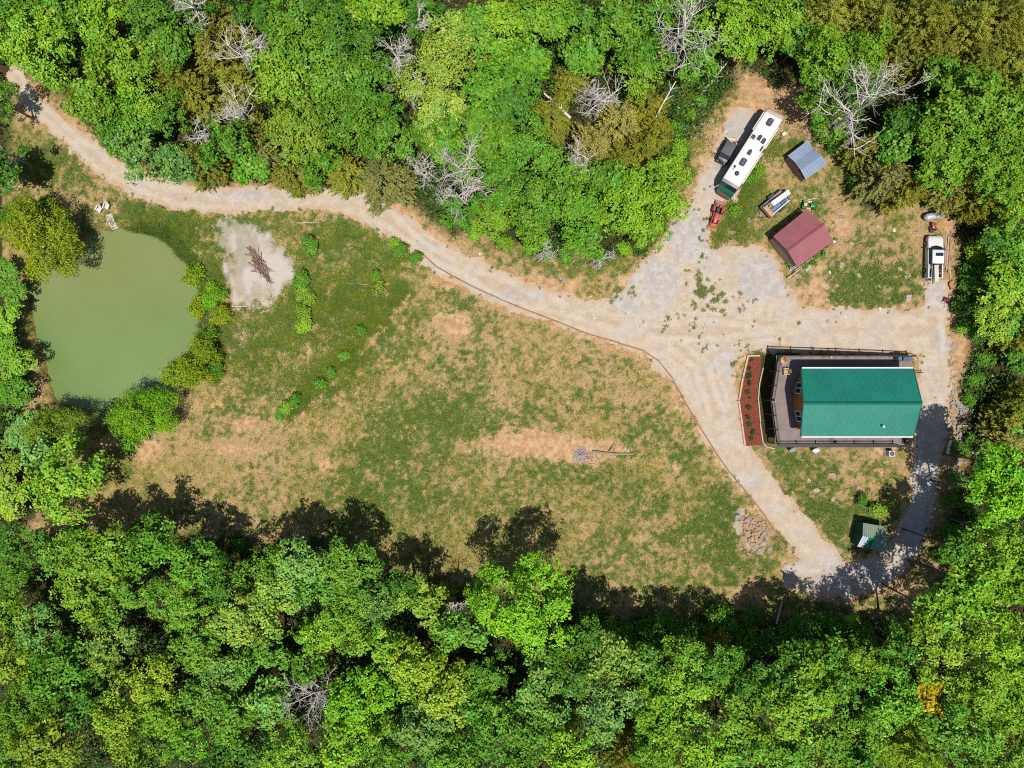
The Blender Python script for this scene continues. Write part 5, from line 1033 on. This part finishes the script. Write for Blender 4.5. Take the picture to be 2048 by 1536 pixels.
# utility trailer and its load
b, a, L = seat(1573, 390.6, 1531, 425, .75)
tr = thing('utility_trailer', 'black flat utility trailer loaded with boards beside the red shed', 'trailer', b, a, None, True); h2 = L/2; w2 = 1.0
mb = MB(); mb.box((0, 0, .58), (L, 2*w2, .1)); mb.build('trailer_bed', GREYW, tr)
for s_ in (-1, 1):
    mb = MB(); mb.box((0, s_*w2, .82), (L, .07, .08)); mb.box((0, s_*w2, .66), (L, .07, .3)); mb.build('side_rail', DARK, tr)
    wheel(tr, -.3, s_*(w2+.2), .34, .2); mb = MB(); mb.box((-.3, s_*(w2+.2), .74), (.95, .28, .05), 0, .02); mb.build('mudguard', DARK, tr)
for x_ in (-h2, h2): mb = MB(); mb.box((x_, 0, .72), (.07, 2*w2, .26)); mb.build('end_rail', DARK, tr)
mb = MB(); mb.tube([(h2, -w2*.8, .5), (h2+1.0, 0, .5)], .05, 6); mb.tube([(h2, w2*.8, .5), (h2+1.0, 0, .5)], .05, 6); mb.cyl((h2+.85, 0, 0), (h2+.85, 0, .75), .04); mb.build('tongue', DARK, tr)
def load(name, label, cat, x, y, rz, d, zc, mat, part): e = thing(name, label, cat, on(b, a, x, y, .63), a+rz, 'load on the utility trailer'); mb = MB(); mb.box((0, 0, zc-.63), d, 0, .02); mb.build(part, mat, e); return e
load('long_panel', 'long white panel lying on top of the trailer load', 'panel', -.75, -.25, -.06, (2.9, .68, .78), 1.02, WHITE, 'panel_face')
load('blue_panel', 'blue-grey sheet lying along the right side of trailer', 'panel', -.1, .35, 0, (2.5, .5, .3), .78, M('blue_sheet', ph(112,140,182), .5, var=.2), 'sheet'); load('blue_panel', 'darker blue-grey slab at the rear of trailer load', 'panel', -.9, .42, 0, (1.0, .4, .45), .86, M('dark_blue_sheet', ph(86,112,150), .5, var=.2), 'sheet')
load('white_rail', 'long thin white rail along the edge of trailer', 'rail', -.1, .78, 0, (3.1, .16, .5), .88, WHITE, 'rail_bar'); load('grey_boards', 'grey boards along the left side of trailer', 'boards', .3, -.6, -.04, (2.5, .22, .4), .83, M('grey_board', ph(140,146,160), .7), 'board')
load('wooden_pallet', 'orange wooden boards at the front of trailer load', 'boards', h2-.35, .1, 0, (.6, 1.75, .3), .78, M('orange_wood', ph(222,164,120), .8, var=.2), 'board'); load('wooden_plank', 'short orange plank angled toward the white panel', 'plank', h2-1.05, -.35, .5, (1.1, .22, .35), .8, M('orange_wood', None or (0, 0, 0), .8), 'plank_face')
e = thing('paint_tub', 'white paint tub at the back corner of trailer', 'tub', on(b, a, -h2+.45, .55, .63), a); mb = MB(); mb.cyl((0, 0, 0), (0, 0, .35), .16, .18, 12); mb.build('tub_body', WHITE, e, True)
e = thing('coiled_rope', 'coil of tan rope at the back of trailer', 'rope', on(b, a, -h2+.6, .1, .63), a); mb = MB(); mb.tube([(.22*math.cos(t_), .22*math.sin(t_), .1+.02*t_) for t_ in np.linspace(0, 12, 40)], .035, 5); mb.build('coil', M('rope', ph(170,150,100), .9), e)
# riding mower
b, a, L = seat(1606, 408, 1632, 411, .6); mw = thing('riding_mower', 'green riding mower with yellow seat behind the red shed', 'mower', b, a, None, True)
GRN = M('mower_green', ph(30,150,64), .4, 0, .12, 3); YEL = M('mower_yellow', ph(238,214,110), .5, 0, .1, 3)
mb = MB(); mb.loft([ring(.25, .30, .35, .82, .12), ring(.8, .30, .35, .80, .14), ring(.98, .2, .4, .66, .12)]); mb.build('bonnet', GRN, mw, True)
mb = MB(); mb.box((-.3, 0, .42), (1.1, .62, .2), 0, .06); mb.build('chassis', DARK, mw); mb = MB(); mb.box((-.42, 0, .66), (.42, .46, .12), 0, .06); mb.box((-.64, 0, .82), (.1, .44, .34), 0, .04); mb.build('seat', YEL, mw, True)
mb = MB(); mb.cyl((.1, 0, .4), (-.02, 0, .95), .03); mb.tube([(-.05+.17*math.cos(t_)*.6, .17*math.sin(t_), .95+.1*math.cos(t_)) for t_ in np.linspace(0, 6.28, 12)], .02, 5); mb.build('steering_wheel', DARK, mw)
for s_ in (-1, 1):
    wheel(mw, -.55, s_*.42, .27, .24); wheel(mw, .72, s_*.38, .19, .16); mb = MB(); mb.box((-.5, s_*.4, .58), (.6, .26, .05), 0, .03); mb.build('fender', GRN, mw)
mb = MB(); mb.box((.05, .1, .22), (.75, 1.1, .14), 0, .05); mb.build('mower_deck', YEL, mw)
# red tractors
def tractor(label, u0, v0, u1, v1, loader, body, group='red tractors'):
    b, a, L = seat(u0, v0, u1, v1, .9); e = thing('tractor', label, 'tractor', b, a, group, True); s = L/4.2 if loader else L/2.6
    if loader:
        mb = MB(); mb.loft([ring(-.1, .32, .6, 1.28, .1), ring(1.0, .30, .6, 1.22, .12), ring(1.25, .24, .65, 1.1, .12)]); mb.build('bonnet', body, e, True)
        mb = MB(); mb.box((-.5, 0, .62), (1.3, .5, .4), 0, .05); mb.build('chassis', DARK, e); mb = MB(); mb.box((-.75, 0, .98), (.42, .46, .14), 0, .06); mb.box((-.98, 0, 1.18), (.1, .44, .4), 0, .04); mb.build('seat', CHAR, e, True)
        mb = MB(); mb.cyl((-.2, 0, .9), (-.32, 0, 1.35), .03); mb.tube([(-.33+.1*math.cos(t_), .2*math.sin(t_), 1.36+.08*math.cos(t_)) for t_ in np.linspace(0, 6.28, 12)], .022, 5); mb.build('steering_wheel', DARK, e)
        for s_ in (-1, 1):
            wheel(e, -.8, s_*.62, .52, .32); wheel(e, .85, s_*.5, .32, .22); mb = MB(); mb.box((-.8, s_*.6, 1.12), (.9, .34, .06), 0, .03); mb.build('fender', body, e)
            mb = MB(); mb.tube([(-.2, s_*.48, 1.2), (.9, s_*.5, 1.15), (1.75, s_*.48, .45)], .06, 6); mb.build('loader_arm', FADED, e)
        mb = MB(); mb.loft([[(x_, -.72, z_) for x_, z_ in ((1.7, .12), (2.15, .10), (2.15, .16), (1.78, .2), (1.72, .6), (1.66, .6))], [(x_, .72, z_) for x_, z_ in ((1.7, .12), (2.15, .10), (2.15, .16), (1.78, .2), (1.72, .6), (1.66, .6))]]); mb.build('bucket', ORANGE, e)
        mb = MB(); mb.box((1.45, 0, .72), (.35, .8, .1), 0, .03); mb.build('loader_crossbar', FADED, e)
        mb = MB(); mb.box((-1.75, 0, .45), (.3, 1.35, .5), 0, .04); mb.box((-2.0, 0, .75), (.12, 1.3, .1)); mb.box((-1.45, .25, .55), (.5, .08, .08)); mb.box((-1.45, -.25, .55), (.5, .08, .08)); mb.build('box_blade', FADED, e)
        mb = MB(); mb.box((-1.3, .25, .8), (.35, .4, .16), .3, .05); mb.box((-1.35, -.25, .8), (.4, .4, .14), -.2, .05); mb.build('cargo_tray', M('khaki', ph(150,140,96), .8), e)
    else:
        mb = MB(); mb.box((.55, 0, .78), (.75, .9, .5), 0, .08); mb.build('bonnet', body, e, True); mb = MB()
        for k in range(5): mb.box((.35+.1*k, 0, 1.04), (.05, .42, .04))
        mb.build('grille', DARK, e); mb = MB(); mb.box((-.1, 0, .55), (.55, .7, .5), 0, .06); mb.build('engine', CHAR, e); mb = MB(); mb.box((-.05, .12, .9), (.25, .3, .22), .3, .05); mb.build('air_filter', WHITE, e); mb = MB(); mb.box((-.2, -.15, .88), (.3, .25, .2), .2, .05); mb.build('fuel_tank', FADED, e)
        mb = MB(); mb.box((-.75, 0, .42), (.6, .85, .2), 0, .04); mb.build('rear_frame', M('dark_red', ph(150,50,40), .6), e); mb = MB(); mb.cyl((-.65, 0, .5), (-.95, 0, .75), .1); mb.build('hitch', STEEL, e)
        for s_ in (-1, 1): wheel(e, -.25, s_*.52, .38, .24); wheel(e, .7, s_*.45, .28, .18)
    e.scale = (s, s, s) if loader else (s, s, s); return e
tractor('red compact tractor with front loader bucket on the gravel pad', 1443, 401, 1426, 458, True, RED); tractor('small red machine with black engine between tank and pickup', 1870, 466, 1872, 440, False, M('bright_red', ph(222,70,52), .5, 0, .2, 3))
# propane tank
b, a, L = seat(1849.5, 435, 1890, 427, .9); pt = thing('propane_tank', 'silver propane tank with blue dome at the edge of trees', 'tank', b, a, None, True); SIL = M('silver_paint', ph(206,204,210), .35, .1, .1, 2); R = .48; h2 = L/2
mb = MB(); prof = [(-h2, .04), (-h2+.08, .25), (-h2+.22, .4), (-h2+.42, R), (h2-.42, R), (h2-.22, .4), (h2-.08, .25), (h2, .04)]; n_ = 16
mb.loft([[(x_, r_*math.cos(2*math.pi*k/n_), .72+r_*math.sin(2*math.pi*k/n_)) for k in range(n_)] for x_, r_ in prof]); mb.build('tank_shell', SIL, pt, True)
mb = MB(); mb.dome((.12, 0, 1.14), .24, .2, 14); mb.build('valve_dome', M('blue_dome', ph(26,120,190), .4), pt, True)
for x_ in (-.8, .8): mb = MB(); mb.box((x_, 0, .14), (.25, .8, .28)); mb.build('foot', FOUND, pt)
# lumber beside the pickup
for j, (u0, v0, u1, v1, w) in enumerate(((1893,463,1891,530,.24),(1898,468,1893,540,.2),(1902,462,1896,545,.16),(1906,460,1900,520,.2),(1898,500,1901,569,.18),(1904,520,1896,500,.14))):
    b, a, L = seat(u0, v0, u1, v1, .12); e = thing('plank', '%s plank in the row of lumber right of pickup, %s from left' % (('wide', 'long', 'thin', 'grey-edged', 'longest low', 'short')[j], ORD[j]), 'plank', b, a, 'lumber beside the pickup', True); mb = MB(); mb.box((0, 0, .06+.05*(j % 3)), (L, w, .09)); mb.build('plank_face', M('lumber_%d' % (j % 3), ph(*((196,160,132), (212,180,154), (178,142,118))[j % 3]), .85, var=.2, scale=4), e); mb = MB(); mb.box((L*.3, 0, .02), (.12, w*1.3, .04)); mb.build('spacer', GREYW, e)
p = at(1905, 570, .15); e = thing('tree_stump', 'round tan cut stump behind the pickup by the trees', 'stump', Vector((p.x, p.y, gz(p.x, p.y)))); mb = MB(); mb.prism([(.55*(1+.12*math.sin(3*t_))*math.cos(t_), .62*(1+.1*math.sin(5*t_))*math.sin(t_)) for t_ in np.linspace(0, 6.28, 20)[:-1]], -.2, .3); mb.build('bark_ring', BARK, e); mb = MB(); mb.prism([(.47*(1+.12*math.sin(3*t_))*math.cos(t_), .54*(1+.1*math.sin(5*t_))*math.sin(t_)) for t_ in np.linspace(0, 6.28, 20)[:-1]], .28, .31); mb.build('cut_face', M('cut_wood', ph(196,150,96), .85, var=.3, scale=8), e)
b, a, L = seat(1890, 607, 1894, 596, .4); e = thing('push_mower', 'small red push mower standing beside the lane below pickup', 'mower', b, a, None, True); mb = MB(); mb.box((.2, 0, .28), (.6, .5, .22), 0, .1); mb.build('mower_deck', RED, e, True); mb = MB(); mb.cyl((.2, 0, .38), (.2, 0, .55), .14, n=12); mb.build('engine', DARK, e, True)
for s_ in (-1, 1):
    wheel(e, .42, s_*.27, .11, .07); wheel(e, -.05, s_*.27, .13, .07)
mb = MB(); mb.tube([(0, -.2, .35), (-.6, -.2, .9), (-.6, .2, .9), (0, .2, .35)], .018, 5); mb.build('handle', STEEL, e)
p = at(1568, 268, .3); e = thing('white_crate', 'small white crate on the ground right of the motorhome', 'crate', Vector((p.x, p.y, gz(p.x, p.y))), .5); mb = MB(); mb.box((0, 0, .2), (.55, .4, .4), 0, .03); mb.build('crate_body', WHITE, e); mb = MB(); mb.box((0, 0, .41), (.58, .43, .04), 0, .01); mb.build('lid', WHITE, e)
# ------------------------------------------------------------------ small things round the house and pond
def deckat(u, v, h=0.0): return at_z(u, v, DZ+h)
CUSH = M('tan_cushion', ph(216,178,120), .9, var=.15); CFR = M('cream_frame', ph(226,206,180), .6, var=.1)
def patio_chair(label, u, v, rz):
    p = deckat(u, v, .4); e = thing('patio_chair', label, 'chair', Vector((p.x, p.y, DZ+.002)), rz, 'tan cushioned chairs on the deck')
    mb = MB(); mb.box((0, 0, .40), (.62, .58, .14), 0, .05); mb.build('seat_cushion', CUSH, e, True); mb = MB(); mb.loft([[(-.30, y_, z_) for y_, z_ in ((-.29, .42), (.29, .42))]+[(-.18, .29, .45), (-.18, -.29, .45)], [(-.5, -.28, .95), (-.5, .28, .95), (-.38, .28, .98), (-.38, -.28, .98)]]); mb.build('back_cushion', M('brown_cushion', ph(190,130,72), .9), e)
    for s_ in (-1, 1):
        mb = MB(); mb.box((-.02, s_*.38, .58), (.78, .10, .05), 0, .02); mb.build('armrest', CFR, e)
        for x_ in (-.34, .30): mb = MB(); mb.box((x_, s_*.38, .28), (.06, .06, .56)); mb.build('leg', DARK, e)
    mb = MB(); mb.box((0, 0, .28), (.66, .68, .06)); mb.build('seat_frame', DARK, e)
patio_chair('tan cushioned chair in the upper left corner of the deck', 1565, 722, math.radians(215)); patio_chair('tan cushioned chair on the deck nearer the teal roof', 1572, 743, math.radians(185))
p = deckat(1547, 803, .3); e = thing('pink_stool', 'small pink folding stool against the left deck railing', 'stool', Vector((p.x, p.y, DZ+.002)), .4); mb = MB(); mb.box((0, 0, .42), (.5, .36, .04), 0, .01); mb.build('seat', M('pink_fabric', ph(226,186,176), .9), e)
for s_ in (-1, 1): mb = MB(); mb.tube([(-.2, s_*.16, 0), (.2, s_*.16, .42)], .018, 5); mb.tube([(.2, s_*.15, 0), (-.2, s_*.15, .42)], .018, 5); mb.build('leg', DARK, e)
p = deckat(1811, 717, .8); e = thing('gas_grill', 'grey gas grill at the upper right corner of the deck', 'grill', Vector((p.x, p.y, DZ+.002)), 0); GRL = M('grill_grey', ph(104,126,150), .4, .2, .15, 3)
mb = MB(); mb.loft([[(-.42, y_, z_) for y_, z_ in ((-.3, .75), (-.3, .95), (-.12, 1.12), (.12, 1.12), (.3, .95), (.3, .75))], [(.42, y_, z_) for y_, z_ in ((-.3, .75), (-.3, .95), (-.12, 1.12), (.12, 1.12), (.3, .95), (.3, .75))]]); mb.build('lid', GRL, e)
mb = MB(); mb.box((0, 0, .38), (.84, .55, .72), 0, .03); mb.build('cabinet', DARK, e)
for s_ in (-1, 1): mb = MB(); mb.box((s_*.68, 0, .78), (.46, .5, .05), 0, .02); mb.build('side_shelf', GRL, e)
mb = MB(); mb.tube([(-.3, -.36, .98), (.3, -.36, .98)], .02, 6); mb.build('handle', STEEL, e)
p = deckat(1796, 716, .4); e = thing('grill_cover', 'black crumpled cover heaped left of the grill on deck', 'cover', Vector((p.x, p.y, DZ+.002))); mb = MB(); mb.dome((0, 0, 0), .42, .7, 12, 5); rr = random.Random(1); mb.v = [(x*(1+rr.uniform(-.18, .18)), y*(1+rr.uniform(-.18, .18)), z) for x, y, z in mb.v]; mb.build('fabric', DARK, e, True)
p = deckat(1662, 714, .2); e = thing('yellow_bucket', 'small yellow bucket against the upper deck railing', 'bucket', Vector((p.x, p.y, DZ+.002))); mb = MB(); mb.cyl((0, 0, 0), (0, 0, .3), .12, .16, 12); mb.build('bucket_body', M('yellow_plastic', ph(220,186,40), .5), e, True)
p = deckat(1671, 886, .3); e = thing('watering_can', 'teal watering can standing on the lower deck walkway', 'watering can', Vector((p.x, p.y, DZ+.002)), .6); TL = M('teal_plastic', ph(50,120,150), .4); mb = MB(); mb.cyl((0, 0, 0), (0, 0, .32), .17, .15, 14); mb.build('can_body', TL, e, True); mb = MB(); mb.tube([(.12, 0, .1), (.3, 0, .3), (.4, 0, .42)], [.04, .03, .025], 6); mb.build('spout', TL, e); mb = MB(); mb.tube([(-.14, 0, .1), (-.28, 0, .25), (-.12, 0, .4), (.05, 0, .36)], .02, 5); mb.build('handle', TL, e)
p = deckat(1660, 882, .02); e = thing('garden_hose', 'thin grey hose coiled loosely on the lower deck walkway', 'hose', Vector((p.x, p.y, DZ+.02))); mb = MB(); mb.tube([((.3+.05*math.sin(3*t_))*math.cos(t_)+.04*t_, (.34)*math.sin(t_), .02) for t_ in np.linspace(0, 13, 60)], .02, 5); mb.build('hose_tube', CHAR, e, True)
p = deckat(1806, 886, .1); e = thing('lawn_chair', 'teal and white striped lawn chair by the deck stairs', 'chair', Vector((p.x+.15, p.y, gz(p.x, p.y))), math.radians(5)); TQ = M('turquoise', ph(70,170,190), .6)
for k in range(5): mb = MB(); mb.box((-.28+.13*k, 0, .62), (.09, .62, .03)); mb.build('slat', TQ if k % 2 else WHITE, e)
for s_ in (-1, 1):
    mb = MB(); mb.tube([(-.34, s_*.3, 0), (.34, s_*.3, .6)], .02, 6); mb.tube([(.34, s_*.3, 0), (-.34, s_*.3, .6)], .02, 6); mb.build('leg', STEEL, e)
mb = MB(); mb.box((.42, 0, .85), (.05, .62, .5), 0, .02); mb.build('backrest', TQ, e)
# air conditioner
p = at(1782, 907, .6); e = thing('air_conditioner_unit', 'white square air conditioner with dark round fan below the deck', 'air conditioner', Vector((p.x, p.y, gz(p.x, p.y)+.04))); ACW = M('unit_white', ph(232,230,226), .5, var=.06)
mb = MB(); mb.box((0, 0, .42), (.78, .78, .84), 0, .05); mb.build('casing', ACW, e); mb = MB(); mb.cyl((0, 0, .84), (0, 0, .855), .31, n=24); fn = mb.build('fan_opening', M('fan_dark', (.015, .025, .05), .4), e)
for k in range(4): a_ = k*math.pi/2+.4; mb = MB(); mb.box((.13*math.cos(a_), .13*math.sin(a_), .862), (.24, .10, .006), a_); mb.build('blade', M('fan_blade', ph(120,140,170), .4), fn)
mb = MB(); mb.box((-.05, 0, -.02), (1.15, 1.0, .1)); mb.build('pad', FOUND, e)
# satellite dishes
def dish(label, u, v, rz, mat):
    p = at(u, v, .8); e = thing('satellite_dish', label, 'satellite dish', Vector((p.x, p.y, gz(p.x, p.y))), rz, 'satellite dishes below the deck'); mb = MB(); mb.cyl((0, 0, -.2), (0, 0, .75), .035, n=8); mb.build('mast', STEEL, e)
    mb = MB(); n_ = 18; vs = []; fs = []
    for j in range(5):
        r_ = .46*j/4; vs += [(r_*math.cos(2*math.pi*k/n_)*1.1, r_*math.sin(2*math.pi*k/n_)*.9, .5*r_*r_) for k in range(n_)]
    for j in range(4): fs += [(j*n_+k, j*n_+(k+1) % n_, (j+1)*n_+(k+1) % n_, (j+1)*n_+k) for k in range(n_)]
    R_ = Matrix.Rotation(math.radians(38), 3, 'X'); vs = [tuple(R_ @ Vector(v_)+Vector((0, 0, .8))) for v_ in vs]; mb.add(vs, fs); mb.add([(x, y, z-.02) for x, y, z in vs], [f[::-1] for f in fs]); mb.build('reflector', mat, e, True)
    mb = MB(); mb.tube([(0, -.2, .65), (0, -.62, .75)], .022, 6); mb.box((0, -.64, .8), (.12, .1, .14), 0, .02); mb.build('receiver_arm', mat, e)
dish('white satellite dish on the lawn below the deck', 1632, 900, 0.0, M('dish_white', ph(232,232,236), .5)); dish('grey satellite dish close under the deck, left of the white dish', 1585, 899, .3, M('dish_grey', ph(160,166,178), .5))
# white segmented bench by the lane
b, a, L = seat(1894, 909, 1900, 882, .3); e = thing('white_bench', 'white bench of four square segments beside the shaded lane', 'bench', b, a, None, True); 
for k in range(4): mb = MB(); mb.box((-L/2+L*(k+.5)/4, 0, .38), (L/4*.9, .42, .12), 0, .03); mb.build('seat_segment', WHITE, e)
for s_ in (-1, 1): mb = MB(); mb.box((s_*L*.4, 0, .16), (.08, .36, .32)); mb.build('leg', GREYW, e)
# pond: chairs, table, ramp
def adirondack(label, u, v, rz):
    p = at(u, v, .4); e = thing('garden_chair', label, 'chair', Vector((p.x, p.y, gz(p.x, p.y))), rz, 'white garden chairs by the pond')
    for k in range(5): mb = MB(); mb.box((.32-.13*k, 0, .36-.03*k), (.11, .56, .03)); mb.build('seat_slat', WHITE, e)
    for k in range(5):
        y_ = -.22+.11*k; mb = MB(); mb.loft([[(-.24, y_-.05, .26), (-.24, y_+.05, .26), (-.21, y_+.05, .27), (-.21, y_-.05, .27)], [(-.58, y_*1.15-.05, .95), (-.58, y_*1.15+.05, .95), (-.55, y_*1.15+.05, .96), (-.55, y_*1.15-.05, .96)]]); mb.build('back_slat', WHITE, e)
    for s_ in (-1, 1):
        mb = MB(); mb.box((.05, s_*.36, .56), (.75, .14, .03)); mb.build('armrest', WHITE, e); mb = MB(); mb.box((.34, s_*.33, .27), (.1, .05, .54)); mb.build('leg', WHITE, e); mb = MB(); mb.loft([[(.36, s_*.3-.02, .38), (.36, s_*.3+.02, .38), (.36, s_*.3+.02, .26), (.36, s_*.3-.02, .26)], [(-.6, s_*.3-.02, .12), (-.6, s_*.3+.02, .12), (-.6, s_*.3+.02, 0), (-.6, s_*.3-.02, 0)]]); mb.build('leg', WHITE, e)
adirondack('white garden chair left of the small table by the pond', 198, 418, math.radians(-120)); adirondack('white garden chair right of the small table by the pond', 213, 412, math.radians(-105))
p = at(206, 415, .3); e = thing('side_table', 'small pale table between the two white garden chairs', 'table', Vector((p.x, p.y, gz(p.x, p.y)))); mb = MB(); mb.cyl((0, 0, .4), (0, 0, .44), .26, n=14); mb.build('table_top', GREYW, e); 
for k in range(3): mb = MB(); mb.tube([(.05*math.cos(k*2.1), .05*math.sin(k*2.1), .4), (.2*math.cos(k*2.1), .2*math.sin(k*2.1), 0)], .02, 5); mb.build('leg', GREYW, e)
a_, b_ = at(218, 428, .1), at_z(231, 458, WATER_Z+.25); d = b_-a_; e = thing('boat_ramp', 'white plank ramp leading down from the grass into the pond', 'ramp', Vector((a_.x, a_.y, gz(a_.x, a_.y)))); o = Vector(e.location); n_ = 9; ang = math.atan2(d.y, d.x)
for k in range(n_):
    c = a_.lerp(b_, (k+.5)/n_); c.z = max(gz(c.x, c.y)+.08, WATER_Z+.12); mb = MB(); mb.box((c.x-o.x, c.y-o.y, c.z-o.z), (d.length/n_*.9, .95, .06), ang+random.Random(k).uniform(-.03, .03)); mb.build('plank', M('ramp_white', ph(226,214,206), .8, var=.15), e)
for s_ in (-1, 1):
    nn = Vector((-d.y, d.x, 0)).normalized()*s_*.4; mb = MB(); mb.loft([[tuple(p+nn-o+Vector((x_, 0, z_))) for x_, z_ in ((-.05, -.02), (.05, -.02), (.05, -.18), (-.05, -.18))] for p in (a_+Vector((0, 0, 0)), b_)]); mb.build('bearer', GREYW, e)
# pipes, marker post
for j, (u0, v0, u1, v1, lb) in enumerate(((464,613,510,612,'long white pipe lying below the chalky pad'),(520,625,539,620,'short white pipe lying right of the chalky pad corner'),(1600,403,1633,396,'thin white pole lying in the grass above the green mower'),(685,565,735,569,'pale thin pole lying through the rough wet grass'))):
    b, a, L = seat(u0, v0, u1, v1, .1); e = thing('pole', lb, 'pole', b, a, 'pale poles on the ground', True); mb = MB(); mb.cyl((-L/2, 0, .08), (L/2, 0, .08), .05, n=8); mb.build('pole_tube', M('pole_white', ph(232,226,216), .6), e, True); mb = MB(); mb.cyl((L/2-.06, 0, .08), (L/2+.02, 0, .08), .065, n=8); mb.build('end_cap', M('pole_cap', ph(200,196,190), .6), e)
p = at(617, 632, .4); e = thing('marker_post', 'short white post with square cap in the rough grass', 'post', Vector((p.x, p.y, gz(p.x, p.y)))); mb = MB(); mb.box((0, 0, .5), (.12, .12, 1.1)); mb.build('post_shaft', WHITE, e); mb = MB(); mb.box((0, 0, 1.08), (.34, .3, .1), 0, .04); mb.build('post_cap', WHITE, e)
